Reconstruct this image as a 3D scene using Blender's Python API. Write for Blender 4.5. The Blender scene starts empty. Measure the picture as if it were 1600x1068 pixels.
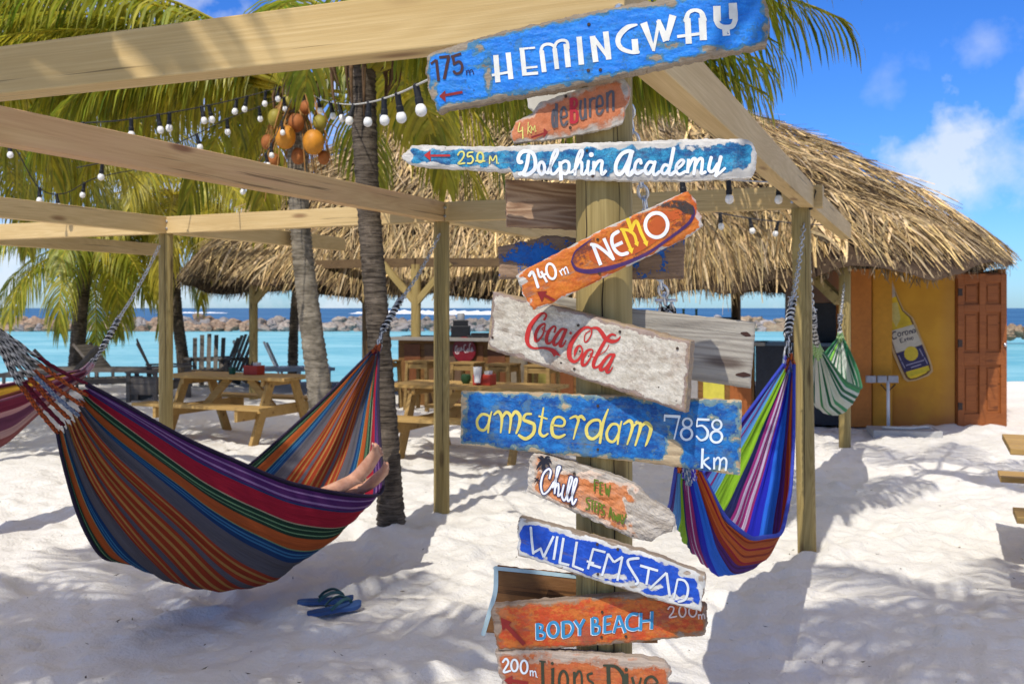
import bpy, math, random
import numpy as np
from mathutils import Vector, Matrix, noise as mnoise
C = bpy.context.scene.collection
R = math.radians
F = 1556.0; HX, HY, EYE = 800.0, 481.0, 1.55      # focal length (photo px), horizon, eye height

# ---------------------------------------------------------------- camera
scn = bpy.context.scene
cam_d = bpy.data.cameras.new("camera"); cam = bpy.data.objects.new("camera", cam_d); C.objects.link(cam)
cam.location = (0, 0, EYE); cam.rotation_euler = (R(90), 0, 0)
cam_d.sensor_width = 36; cam_d.lens = F / 1600 * 36; cam_d.shift_y = -(534 - HY) / 1600
cam_d.clip_start = 0.05; cam_d.clip_end = 20000
cam_d.dof.use_dof = True; cam_d.dof.focus_distance = 2.3; cam_d.dof.aperture_fstop = 9.0
scn.camera = cam
# ---------------------------------------------------------------- sun, sky, exposure
SUN_EL, SUN_AZ = R(52), (-0.40, -0.917)            # horizontal direction towards the sun
sl = bpy.data.lights.new("sun", 'SUN'); so = bpy.data.objects.new("sun", sl); C.objects.link(so)
sl.energy = 3.1; sl.angle = R(0.5); sl.color = (1.0, 0.955, 0.87)
sdir = Vector((SUN_AZ[0] * math.cos(SUN_EL), SUN_AZ[1] * math.cos(SUN_EL), math.sin(SUN_EL))).normalized()
so.rotation_euler = sdir.to_track_quat('Z', 'Y').to_euler()
scn.view_settings.view_transform = 'Standard'; scn.view_settings.look = 'None'
scn.view_settings.exposure = 0.4; scn.view_settings.gamma = 1.0
w = bpy.data.worlds.new("World"); scn.world = w; w.use_nodes = True
def build_world():
    nt = w.node_tree; N = nt.nodes; L = nt.links; N.clear()
    out = N.new('ShaderNodeOutputWorld'); bg = N.new('ShaderNodeBackground'); bg.inputs[1].default_value = 0.15
    sky = N.new('ShaderNodeTexSky'); sky.sky_type = 'NISHITA'; sky.sun_disc = False
    sky.sun_elevation = SUN_EL; sky.sun_rotation = math.atan2(SUN_AZ[0], SUN_AZ[1])
    sky.air_density = 1.0; sky.dust_density = 0.3; sky.ozone_density = 2.2
    tc = N.new('ShaderNodeTexCoord')
    # soft clouds: noise on the sky direction, gathered round a few cumulus centres
    nz = N.new('ShaderNodeTexNoise'); nz.inputs['Scale'].default_value = 7.0; nz.inputs['Detail'].default_value = 8; nz.inputs['Roughness'].default_value = 0.6
    L.new(tc.outputs['Generated'], nz.inputs['Vector'])
    total = None
    nz2 = N.new('ShaderNodeTexNoise'); nz2.inputs['Scale'].default_value = 17.0; nz2.inputs['Detail'].default_value = 9; nz2.inputs['Roughness'].default_value = 0.58; L.new(tc.outputs['Generated'], nz2.inputs['Vector'])
    def math2(op, a, b):
        m = N.new('ShaderNodeMath'); m.operation = op
        for i, v in enumerate((a, b)):
            if isinstance(v, (int, float)): m.inputs[i].default_value = v
            else: L.new(v, m.inputs[i])
        return m.outputs[0]
    sepz = N.new('ShaderNodeSeparateXYZ'); L.new(tc.outputs['Generated'], sepz.inputs[0])
    # bright layer added overhead, out of view, for fill; cumulus low over the sea
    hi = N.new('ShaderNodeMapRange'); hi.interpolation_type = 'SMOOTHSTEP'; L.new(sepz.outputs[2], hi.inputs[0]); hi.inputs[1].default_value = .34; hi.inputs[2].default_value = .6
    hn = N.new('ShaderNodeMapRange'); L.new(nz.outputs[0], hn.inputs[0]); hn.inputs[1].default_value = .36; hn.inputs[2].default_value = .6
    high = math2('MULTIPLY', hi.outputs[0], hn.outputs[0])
    for (px, py, rad, amt) in ((1490, 225, 0.042, 1.0), (1450, 255, .036, .9), (1540, 250, .040, .6), (1612, 150, 0.022, .7), (1535, 65, .022, .3), (1385, 115, .028, .22), (-300, 330, .34, .9), (230, 260, .30, .8), (700, 450, .22, .65), (1500, 300, .03, .15)):
        d = Vector(((px - HX) / F, 1, (HY - py) / F)).normalized()
        vm = N.new('ShaderNodeVectorMath'); vm.operation = 'DISTANCE'; vm.inputs[1].default_value = d
        L.new(tc.outputs['Generated'], vm.inputs[0])
        a = math2('DIVIDE', vm.outputs['Value'], rad)
        a = math2('SUBTRACT', 1.15, a)
        b = math2('MULTIPLY', math2('SUBTRACT', nz2.outputs[0], 0.5), 4.6)
        v = N.new('ShaderNodeClamp'); L.new(math2('MULTIPLY', math2('ADD', a, b), amt), v.inputs[0])
        total = v.outputs[0] if total is None else math2('MAXIMUM', total, v.outputs[0])
    hs = N.new('ShaderNodeHueSaturation'); hs.inputs['Saturation'].default_value = 1.25; hs.inputs['Value'].default_value = 1.0
    L.new(sky.outputs[0], hs.inputs['Color'])
    mx = N.new('ShaderNodeMix'); mx.data_type = 'RGBA'
    tint = N.new('ShaderNodeMix'); tint.data_type = 'RGBA'; tint.blend_type = 'MULTIPLY'; tint.inputs['Factor'].default_value = 1; tint.inputs['B'].default_value = (.29, .49, .86, 1); L.new(hs.outputs[0], tint.inputs['A'])
    L.new(math2('MULTIPLY', total, 0.7), mx.inputs['Factor']); L.new(tint.outputs['Result'], mx.inputs['A']); mx.inputs['B'].default_value = (4.6, 4.8, 5.2, 1)
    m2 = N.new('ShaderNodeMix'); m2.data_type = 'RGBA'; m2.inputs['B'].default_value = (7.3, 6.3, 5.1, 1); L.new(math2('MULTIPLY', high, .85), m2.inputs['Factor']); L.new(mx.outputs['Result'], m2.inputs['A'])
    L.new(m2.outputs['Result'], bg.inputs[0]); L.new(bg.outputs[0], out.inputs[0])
build_world()

# ---------------------------------------------------------------- helpers
def P(px, py, d): return Vector(((px - HX) / F * d, d, EYE + (HY - py) / F * d))
def ground_at(px, d, z=0.0): return Vector(((px - HX) / F * d, d, z))
D1 = Vector((0.922, -0.388, 0)); D2 = Vector((0.388, 0.922, 0))
WM = {}
class MB:
    def __init__(s): s.v = []; s.f = []; s.c = []; s.uv = {}; s.col = None; s.mi = []
    def add(s, verts, faces, col=None, uvs=None):
        o = len(s.v); s.v.extend([tuple(p) for p in verts])
        for i, f in enumerate(faces):
            s.f.append(tuple(k + o for k in f))
        c = col if col is not None else (1, 1, 1)
        s.c.extend([c] * len(verts))
        if uvs is not None:
            for i, u in enumerate(uvs): s.uv[o + i] = u
        return o
    def box(s, c, size, M=None, col=None):
        x, y, z = [k / 2 for k in size]; c = Vector(c)
        vs = [Vector((a * x, b * y, e * z)) for a in (-1, 1) for b in (-1, 1) for e in (-1, 1)]
        if M is not None: vs = [M @ v for v in vs]
        s.add([c + v for v in vs], [(0, 1, 3, 2), (4, 6, 7, 5), (0, 4, 5, 1), (2, 3, 7, 6), (0, 2, 6, 4), (1, 5, 7, 3)], col)
    def bar(s, a, b, wd, h, up=Vector((0, 0, 1)), col=None):
        a = Vector(a); b = Vector(b); d = (b - a).normalized()
        r = d.cross(up)
        r = r.normalized() if r.length > 1e-4 else Vector((1, 0, 0)); u = r.cross(d).normalized()
        vs = [p + r * (i * wd / 2) + u * (j * h / 2) for p in (a, b) for i, j in ((-1, -1), (1, -1), (1, 1), (-1, 1))]
        s.add(vs, [(3, 2, 1, 0), (4, 5, 6, 7), (0, 1, 5, 4), (1, 2, 6, 5), (2, 3, 7, 6), (3, 0, 4, 7)], col)
    def tube(s, pts, rad, n=8, caps=True, col=None, uvk=1.0):
        pts = [Vector(p) for p in pts]; m = len(pts)
        if not hasattr(rad, '__len__'): rad = [rad] * m
        prev = None; L = 0; vs = []; uv = []
        for i, p in enumerate(pts):
            t = (pts[min(i + 1, m - 1)] - pts[max(i - 1, 0)])
            t = t.normalized() if t.length > 1e-9 else Vector((0, 0, 1))
            if prev is None:
                r = t.cross(Vector((0, 0, 1)))
                if r.length < 1e-2: r = t.cross(Vector((0, 1, 0)))
            else: r = prev - t * prev.dot(t)
            r.normalize(); prev = r; u = r.cross(t)
            if i: L += (p - pts[i - 1]).length
            for k in range(n):
                a = 2 * math.pi * k / n
                vs.append(p + (r * math.cos(a) + u * math.sin(a)) * rad[i]); uv.append((L * uvk, k / n))
        fs = [(i * n + k, i * n + (k + 1) % n, (i + 1) * n + (k + 1) % n, (i + 1) * n + k) for i in range(m - 1) for k in range(n)]
        if caps: fs += [tuple(range(n))[::-1], tuple(range((m - 1) * n, m * n))]
        s.add(vs, fs, col, uv)
    def lathe(s, prof, c, n=16, col=None, ax=None):
        c = Vector(c); vs = []
        for r, z in prof:
            for k in range(n):
                a = 2 * math.pi * k / n; v = Vector((r * math.cos(a), r * math.sin(a), z))
                vs.append(c + (ax @ v if ax is not None else v))
        m = len(prof)
        fs = [(i * n + k, i * n + (k + 1) % n, (i + 1) * n + (k + 1) % n, (i + 1) * n + k) for i in range(m - 1) for k in range(n)]
        fs += [tuple(range(n))[::-1], tuple(range((m - 1) * n, m * n))]
        s.add(vs, fs, col)
    def ball(s, c, r, n=12, m=8, sc=(1, 1, 1), col=None, jit=0, seed=0):
        c = Vector(c); vs = []
        for i in range(m + 1):
            th = math.pi * i / m
            for k in range(n):
                a = 2 * math.pi * k / n
                v = Vector((math.sin(th) * math.cos(a), math.sin(th) * math.sin(a), math.cos(th)))
                q = 1 + (jit * mnoise.noise(v * 1.4 + Vector((seed * 7.1, seed, 0))) if jit else 0)
                vs.append(c + Vector((v.x * sc[0], v.y * sc[1], v.z * sc[2])) * r * q)
        fs = [(i * n + k, (i + 1) * n + k, (i + 1) * n + (k + 1) % n, i * n + (k + 1) % n) for i in range(m) for k in range(n)]
        s.add(vs, fs, col)
    def torus(s, c, ax, R1, r, stretch=1.0, up=None, n=12, m=6):
        # elongated link lying in the plane of (ax, up)
        ax = Vector(ax).normalized(); up = Vector(up).normalized(); nn = ax.cross(up); vs = []; c = Vector(c)
        for i in range(n):
            a = 2 * math.pi * i / n
            ctr = ax * (math.cos(a) * R1 * stretch) + up * (math.sin(a) * R1)
            o = (ax * math.cos(a) + up * math.sin(a))
            for k in range(m):
                b = 2 * math.pi * k / m
                vs.append(c + ctr + (o * math.cos(b) + nn * math.sin(b)) * r)
        fs = [(i * m + k, i * m + (k + 1) % m, ((i + 1) % n) * m + (k + 1) % m, ((i + 1) % n) * m + k) for i in range(n) for k in range(m)]
        s.add(vs, fs)
def world_of(o): return WM.get(o.name, Matrix.Identity(4))
def obj(name, mb, mat, parent=None, M=None, smooth=False, cols=False, floats=None, bevel=0):
    me = bpy.data.meshes.new(name); me.from_pydata(mb.v, [], mb.f); me.update()
    if mat: me.materials.append(mat)
    if cols:
        at = me.color_attributes.new('Col', 'FLOAT_COLOR', 'POINT')
        arr = np.ones((len(mb.v), 4), dtype=np.float32); arr[:, :3] = np.array(mb.c, dtype=np.float32)
        at.data.foreach_set('color', arr.ravel())
    if floats:
        for k, vals in floats.items():
            at = me.attributes.new(k, 'FLOAT', 'POINT'); at.data.foreach_set('value', np.array(vals, dtype=np.float32))
    if mb.uv:
        ul = me.uv_layers.new(name='UVMap'); li = np.zeros(len(me.loops), dtype=np.int32); me.loops.foreach_get('vertex_index', li)
        ua = np.zeros((len(mb.v), 2), dtype=np.float32)
        for k, u in mb.uv.items(): ua[k] = u
        lu = ua[li]
        # close the seam round tubes
        ul.data.foreach_set('uv', lu.ravel())
    if smooth: me.polygons.foreach_set('use_smooth', [True] * len(me.polygons))
    o = bpy.data.objects.new(name, me); C.objects.link(o)
    Mw = M if M is not None else Matrix.Identity(4)
    if parent is not None:
        o.parent = parent; o.matrix_local = world_of(parent).inverted() @ Mw
    else: o.matrix_local = Mw
    WM[o.name] = Mw
    if bevel:
        b = o.modifiers.new('bevel', 'BEVEL'); b.width = bevel; b.segments = 2; b.limit_method = 'ANGLE'
    return o
def tag(o, label=None, cat=None, group=None, kind=None):
    if label: o['label'] = label
    if cat: o['category'] = cat
    if group: o['group'] = group
    if kind: o['kind'] = kind
    return o
def thing(name, label, cat, loc=(0, 0, 0), rz=0, group=None):
    o = bpy.data.objects.new(name, None); C.objects.link(o); o.empty_display_size = .1
    M = Matrix.Translation(Vector(loc)) @ Matrix.Rotation(rz, 4, 'Z'); o.matrix_local = M; WM[o.name] = M
    return tag(o, label, cat, group)
def copy_tree(o, parent=None):
    c = o.copy(); C.objects.link(c)
    if parent is not None: c.parent = parent
    for ch in list(o.children): copy_tree(ch, c)
    return c
def place(o, loc, rz=0):
    o.location = loc; o.rotation_euler = (0, 0, rz); return o
def cr(pts, n=6, closed=False):
    pts = [Vector((*p, 0)) if len(p) == 2 else Vector(p) for p in pts]
    if len(pts) < 3: return pts
    m = len(pts); out = []
    rng = range(m) if closed else range(m - 1)
    for i in rng:
        if closed: a, b, c, d = pts[(i - 1) % m], pts[i], pts[(i + 1) % m], pts[(i + 2) % m]
        else: a, b, c, d = pts[max(i - 1, 0)], pts[i], pts[i + 1], pts[min(i + 2, m - 1)]
        for k in range(n):
            t = k / n
            out.append(0.5 * ((2 * b) + (c - a) * t + (2 * a - 5 * b + 4 * c - d) * t * t + (3 * b - a - 3 * c + d) * t ** 3))
    if not closed: out.append(pts[-1])
    return out

# ---------------------------------------------------------------- materials
class NT:
    def __init__(s, name, rough=.7, spec=.3):
        s.m = bpy.data.materials.new(name); s.m.use_nodes = True; s.t = s.m.node_tree; s.N = s.t.nodes; s.L = s.t.links
        s.b = s.N['Principled BSDF']; s.b.inputs['Roughness'].default_value = rough
        s.b.inputs['Specular IOR Level'].default_value = spec; s.out = s.N['Material Output']
    def n(s, t, **kw):
        nd = s.N.new(t)
        for k, v in kw.items(): setattr(nd, k, v)
        return nd
    def l(s, a, b): s.L.new(a, b)
    def val(s, inp, v):
        if isinstance(v, (int, float)): inp.default_value = v
        elif isinstance(v, (tuple, list)): inp.default_value = (*v, 1) if len(v) == 3 else v
        else: s.l(v, inp)
    def coord(s, kind='Object', scale=(1, 1, 1), rot=(0, 0, 0)):
        tc = s.n('ShaderNodeTexCoord'); mp = s.n('ShaderNodeMapping'); mp.inputs['Scale'].default_value = scale; mp.inputs['Rotation'].default_value = rot
        s.l(tc.outputs[kind], mp.inputs['Vector']); return mp.outputs[0]
    def noise(s, vec, scale, detail=4, rough=.6, dist=0):
        nd = s.n('ShaderNodeTexNoise'); nd.inputs['Scale'].default_value = scale; nd.inputs['Detail'].default_value = detail
        nd.inputs['Roughness'].default_value = rough; nd.inputs['Distortion'].default_value = dist
        if vec is not None: s.l(vec, nd.inputs['Vector'])
        return nd.outputs[0]
    def math(s, op, a, b=0.0, clamp=False):
        m = s.n('ShaderNodeMath', operation=op); m.use_clamp = clamp; s.val(m.inputs[0], a); s.val(m.inputs[1], b); return m.outputs[0]
    def ramp(s, v, lo, hi):
        m = s.n('ShaderNodeMapRange'); m.interpolation_type = 'SMOOTHSTEP'; s.val(m.inputs[0], v); m.inputs[1].default_value = lo; m.inputs[2].default_value = hi; return m.outputs[0]
    def mix(s, f, a, b, blend='MIX'):
        m = s.n('ShaderNodeMix', data_type='RGBA', blend_type=blend); s.val(m.inputs['Factor'], f); s.val(m.inputs['A'], a); s.val(m.inputs['B'], b); return m.outputs['Result']
    def attr(s, name, out='Fac'):
        a = s.n('ShaderNodeAttribute', attribute_name=name); return a.outputs[out]
    def bump(s, h, strength=.3, dist=.01, prev=None):
        b = s.n('ShaderNodeBump'); b.inputs['Strength'].default_value = strength; b.inputs['Distance'].default_value = dist; s.l(h, b.inputs['Height'])
        if prev is not None: s.l(prev, b.inputs['Normal'])
        return b.outputs[0]
    def col(s, v): s.val(s.b.inputs['Base Color'], v)
    def nrm(s, v): s.l(v, s.b.inputs['Normal'])
def plain(name, c, rough=.6, var=.25, scale=25, spec=.3, bump=.15, metal=0):
    m = NT(name, rough, spec); v = m.coord()
    n1 = m.noise(v, scale, 5); n2 = m.noise(v, scale * .17, 3)
    f = m.math('ADD', m.math('MULTIPLY', n1, .5), m.math('MULTIPLY', n2, .5))
    d = tuple(k * (1 - var) for k in c); e = tuple(min(1, k * (1 + var)) for k in c)
    m.col(m.mix(m.ramp(f, .3, .7), d, e)); m.nrm(m.bump(n1, bump, .004)); m.b.inputs['Metallic'].default_value = metal
    return m.m
def wood(name, c_lo, c_hi, c_knot, scale=1.0, knots=True, rough=.65, pink=None, dark=None, ringk=.16):
    m = NT(name, rough, .25); oi = m.n('ShaderNodeObjectInfo')
    tc = m.n('ShaderNodeTexCoord'); off = m.n('ShaderNodeVectorMath', operation='MULTIPLY_ADD')
    cmb = m.n('ShaderNodeCombineXYZ'); m.l(oi.outputs['Random'], cmb.inputs[0]); m.l(oi.outputs['Random'], cmb.inputs[1]); m.l(oi.outputs['Random'], cmb.inputs[2])
    m.l(cmb.outputs[0], off.inputs[0]); off.inputs[1].default_value = (17, 9, 23); m.l(tc.outputs['Object'], off.inputs[2])
    def mp(sc):
        k = m.n('ShaderNodeMapping'); k.inputs['Scale'].default_value = sc; m.l(off.outputs[0], k.inputs['Vector']); return k.outputs[0]
    warp = m.noise(mp((1.1 * scale, 7 * scale, 7 * scale)), 1.0, 3, .5)
    fld = m.noise(mp((.42 * scale, 5.2 * scale, 5.2 * scale)), 1.0, 2, .45, .35)
    ring = m.math('PINGPONG', m.math('MULTIPLY', fld, 24.0), .5); ring = m.math('MULTIPLY', ring, 2.0)
    fine = m.noise(mp((3 * scale, 160 * scale, 160 * scale)), 1.0, 4, .6)
    f = m.math('ADD', m.math('MULTIPLY', ring, ringk), m.math('ADD', m.math('MULTIPLY', fine, .42), m.math('MULTIPLY', warp, .45)))
    col = m.mix(m.ramp(f, .3 + ringk * .1, .72 + ringk * .6), c_lo, c_hi)
    if pink: col = m.mix(m.math('MULTIPLY', m.ramp(m.noise(mp((.5, 5, 5)), 1.0, 2), .45, .7), .7), col, pink)
    if knots:
        vo = m.n('ShaderNodeTexVoronoi'); vo.inputs['Scale'].default_value = 1.0; m.l(mp((1.7 * scale, 6.5 * scale, 6.5 * scale)), vo.inputs['Vector'])
        k1 = m.ramp(vo.outputs['Distance'], .20, .07)
        col = m.mix(m.math('MULTIPLY', k1, .75), col, c_knot)
    cr_ = m.ramp(m.noise(mp((.55, 42, 42)), 1.0, 3, .7), .63, .67)
    col = m.mix(m.math('MULTIPLY', cr_, .75), col, dark or tuple(k * .3 for k in c_lo))
    m.col(col); m.nrm(m.bump(fine, .25, .003)); return m.m
M_LUMBER = wood('sawn_pine', (.50, .34, .14), (.70, .52, .26), (.17, .075, .03), ringk=.09)
M_LUMBERP = wood('pinkish_sawn_pine', (.52, .31, .13), (.72, .50, .24), (.17, .06, .03), pink=(.62, .36, .19), ringk=.09)
M_POST = wood('greenish_round_pine', (.24, .17, .055), (.44, .33, .13), (.10, .06, .02), scale=1.3)
M_TABLE = wood('varnished_table_pine', (.34, .20, .06), (.52, .34, .12), (.15, .07, .02))
M_STOOL = wood('stool_wood', (.22, .13, .04), (.36, .23, .08), (.10, .05, .015))
M_GREYWOOD = wood('weathered_grey_board', (.24, .21, .17), (.42, .38, .31), (.06, .03, .02), scale=1.6, ringk=.34)
M_BROWNWOOD = wood('brown_knotty_board', (.24, .13, .07), (.46, .30, .18), (.06, .025, .015), scale=1.8, ringk=.5)
M_OLDTEAK = wood('grey_teak', (.10, .085, .07), (.20, .17, .14), (.05, .04, .03))
M_DOOR = wood('orange_brown_door_wood', (.22, .065, .016), (.36, .115, .028), (.10, .03, .01))
M_BARWOOD = wood('amber_bar_wood', (.13, .06, .016), (.23, .11, .03), (.08, .03, .01))
M_DARKWOOD = wood('dark_roof_timber', (.10, .06, .03), (.17, .11, .05), (.05, .03, .02))
M_STEEL = plain('galvanised_steel', (.55, .57, .6), .35, .2, 60, .5, .05, 1.0)
M_BLACK = plain('black_plastic', (.012, .012, .014), .5, .2)
M_DARK = plain('dark_cabinet', (.02, .022, .03), .5, .3)
M_CABLE = plain('white_cable', (.6, .58, .52), .5, .15)
M_BLKCABLE = plain('black_cable', (.03, .03, .03), .5, .15)
M_BULB = plain('frosted_white_bulb', (.82, .8, .75), .2, .05, 20, .5, 0)
M_NAIL = plain('rusty_nail', (.05, .03, .02), .6, .3)
M_WHITEP = plain('white_plastic', (.75, .74, .72), .4, .06)
M_REDP = plain('red_painted_wood', (.42, .04, .02), .5, .2)
M_GREENG = plain('dark_green_glass', (.01, .06, .03), .15, .2, 10, .5, 0)
def attr_mat(name, rough=.8, transl=0.0, spec=.2, var=.3, scale=30):
    m = NT(name, rough, spec); c = m.attr('Col', 'Color'); nz = m.noise(m.coord(), scale, 3)
    k = m.mix(m.ramp(nz, .3, .7), (1 - var,) * 3, (1 + var * .6,) * 3)
    cc = m.mix(1.0, c, k, 'MULTIPLY'); m.col(cc)
    if transl:
        tr = m.n('ShaderNodeBsdfTranslucent'); m.l(cc, tr.inputs[0]); mx = m.n('ShaderNodeMixShader'); mx.inputs[0].default_value = transl
        m.l(m.b.outputs[0], mx.inputs[1]); m.l(tr.outputs[0], mx.inputs[2]); m.l(mx.outputs[0], m.out.inputs[0])
    return m.m
M_THATCH = attr_mat('palm_thatch', .75, 0.12, .25, .3, 14)
M_LEAF = attr_mat('palm_leaf', .42, 0.5, .45, .2, 9)
M_ATTR = attr_mat('painted_surface', .5, 0, .35, .12, 30)
M_ROCK = None

# ---------------------------------------------------------------- ground, water
def build_ground():
    def axis(lo, hi, fine_lo, fine_hi, s0, g):
        a = list(np.arange(fine_lo, fine_hi, s0)); x = fine_hi; s = s0; r = []
        while x < hi: r.append(x); s *= g; x += s
        x = fine_lo - s0; s = s0; l = []
        while x > lo: l.append(x); s *= g; x -= s
        return np.array(l[::-1] + a + r)
    xs = axis(-70, 70, -3.6, 4.2, .026, 1.035)
    ys = [-8, -5, -3, -1, 0.5, 1.5, 2.2]; y = 2.6; 
    while y < 45: ys.append(y); y += 0.0055 * max(y, 3.2) * (1.0 if y < 16 else 2.2)
    ys = np.array(ys)
    X, Y = np.meshgrid(xs, ys)
    rng = np.random.RandomState(4)
    Z = np.zeros_like(X)
    fade = np.clip(1.3 - np.hypot(X - .5, Y - 5) / 26, .12, 1)
    for (n, lam0, lam1, amp) in ((16, 1.3, 3.5, .0058), (30, .45, 1.1, .0026), (50, .14, .38, .0017)):
        for _ in range(n):
            a = rng.uniform(0, 2 * math.pi); k = 2 * math.pi / rng.uniform(lam0, lam1)
            ph = rng.uniform(0, 6.28)
            Z += amp * fade * np.sin(k * (X * math.cos(a) + Y * math.sin(a)) + ph + .8 * np.sin(.7 * k * (X * math.sin(a) - Y * math.cos(a)) + ph))
    # raked ripples near the palm foot and in the open sand
    rip = np.sin((X * .82 - Y * .35) * 2 * math.pi / .085 + 1.6 * np.sin(Y * 3 + X))
    msk = np.exp(-(((X + .7) / 1.1) ** 2 + ((Y - 5.9) / .9) ** 2)) + .7 * np.exp(-(((X - 1.9) / .7) ** 2 + ((Y - 4.3) / .8) ** 2)) + .6 * np.exp(-(((X + .2) / .5) ** 2 + ((Y - 4.6) / .9) ** 2))
    Z += .0055 * rip * msk
    # footprints: dished ovals with a pushed-up rim
    for _ in range(900):
        cx, cy = rng.uniform(-7, 7.5), rng.uniform(3, 14); a = rng.uniform(0, math.pi)
        if cx > 3.6 or cx < -3.4 and rng.rand() < .3: pass
        lx, ly = rng.uniform(.1, .17), rng.uniform(.045, .09)
        i0, i1 = np.searchsorted(xs, [cx - .5, cx + .5]); j0, j1 = np.searchsorted(ys, [cy - .5, cy + .5])
        if i1 - i0 < 2 or j1 - j0 < 2: continue
        dx, dy = X[j0:j1, i0:i1] - cx, Y[j0:j1, i0:i1] - cy
        u = (dx * math.cos(a) + dy * math.sin(a)) / lx; v = (-dx * math.sin(a) + dy * math.cos(a)) / ly
        q = np.sqrt(u * u + v * v)
        Z[j0:j1, i0:i1] += rng.uniform(.4, 1.05) * (-.026 * np.exp(-q ** 2 * 1.1) + .013 * np.exp(-((q - 1.55) / .45) ** 2))
    # the beach falls to the water
    Z -= np.clip((Y - 19.5) / 9.5, 0, 3) ** 1.3 * .62
    Z -= np.clip((Y - 14) / 6, 0, 1) * .0
    # little mounds round post and trunk feet
    for (mx, my, mr, mh) in ((-.83, 6.9, .28, .05), (1.88, 6.33, .22, .035), (-.52, 7.33, .2, .02), (3.6, 10.8, .25, .03)):
        Z += mh * np.exp(-(((X - mx) ** 2 + (Y - my) ** 2) / mr ** 2))
    nx, ny = len(xs), len(ys)
    verts = np.stack([X.ravel(), Y.ravel(), Z.ravel()], 1)
    idx = np.arange(nx * ny).reshape(ny, nx)
    q = np.stack([idx[:-1, :-1].ravel(), idx[:-1, 1:].ravel(), idx[1:, 1:].ravel(), idx[1:, :-1].ravel()], 1)
    me = bpy.data.meshes.new('sand'); me.vertices.add(len(verts)); me.vertices.foreach_set('co', verts.ravel())
    me.loops.add(q.size); me.loops.foreach_set('vertex_index', q.ravel().astype(np.int32))
    me.polygons.add(len(q)); me.polygons.foreach_set('loop_start', np.arange(0, q.size, 4, dtype=np.int32)); me.polygons.foreach_set('loop_total', np.full(len(q), 4, dtype=np.int32))
    me.update(); me.validate(); me.polygons.foreach_set('use_smooth', [True] * len(q))
    m = NT('white_coral_sand', .9, .15); v = m.coord()
    n1 = m.noise(v, 9, 6, .65); n2 = m.noise(v, 1.1, 3); n3 = m.noise(v, 260, 2); n4 = m.noise(v, 38, 5, .6)
    col = m.mix(m.ramp(n2, .3, .7), (.72, .685, .62), (.78, .75, .685))
    col = m.mix(m.math('MULTIPLY', m.ramp(n3, .35, .75), .35), col, (.58, .56, .53))
    vo = m.n('ShaderNodeTexVoronoi'); vo.inputs['Scale'].default_value = 13; m.l(v, vo.inputs['Vector'])
    bit = m.math('MULTIPLY', m.ramp(vo.outputs['Distance'], .07, .04), m.ramp(m.noise(v, 2.3, 2), .48, .56))
    col = m.mix(m.math('MULTIPLY', bit, .75), col, (.14, .12, .10)); m.col(col)
    n5 = m.noise(v, 95, 4, .65); m.nrm(m.bump(n4, .55, .022, m.bump(n5, .35, .008, m.bump(n3, .25, .003, m.bump(n1, .45, .05)))))
    me.materials.append(m.m); o = bpy.data.objects.new('sand', me); C.objects.link(o); tag(o, kind='structure')
build_ground()
def sheet(name, x0, x1, y0, y1, z, mat):
    mb = MB(); mb.add([(x0, y0, z), (x1, y0, z), (x1, y1, z), (x0, y1, z)], [(0, 1, 2, 3)]); return tag(obj(name, mb, mat), kind='structure')
def water_mat(name, c1, c2, bscale, gl=.16, foam=False):
    m = NT(name, .5, .0); v = m.coord('Object', (1, 2.6, 1)); n1 = m.noise(v, bscale, 5, .6); n2 = m.noise(v, bscale * .07, 3)
    col = m.mix(m.ramp(m.math('ADD', m.math('MULTIPLY', n1, .5), m.math('MULTIPLY', n2, .5)), .38, .62), c1, c2)
    if foam:
        fm = m.ramp(m.noise(m.coord('Object', (.35, 1.2, 1)), .05, 6, .7), .66, .72); col = m.mix(m.math('MULTIPLY', fm, .6), col, (.8, .82, .84))
    m.col(col); bp = m.bump(n1, .5, .25); m.nrm(bp)
    g = m.n('ShaderNodeBsdfGlossy'); g.inputs['Roughness'].default_value = .18; m.l(bp, g.inputs['Normal'])
    mx = m.n('ShaderNodeMixShader'); mx.inputs[0].default_value = gl; m.l(m.b.outputs[0], mx.inputs[1]); m.l(g.outputs[0], mx.inputs[2]); m.l(mx.outputs[0], m.out.inputs[0])
    return m.m
sheet('lagoon_water', -260, 260, 22, 97, -.6, water_mat('turquoise_lagoon', (.12, .37, .45), (.24, .50, .56), .9))
sheet('sea', -9000, 9000, 97, 16000, -.62, water_mat('deep_blue_sea', (.022, .085, .20), (.05, .15, .30), .08, .10, True))
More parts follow.
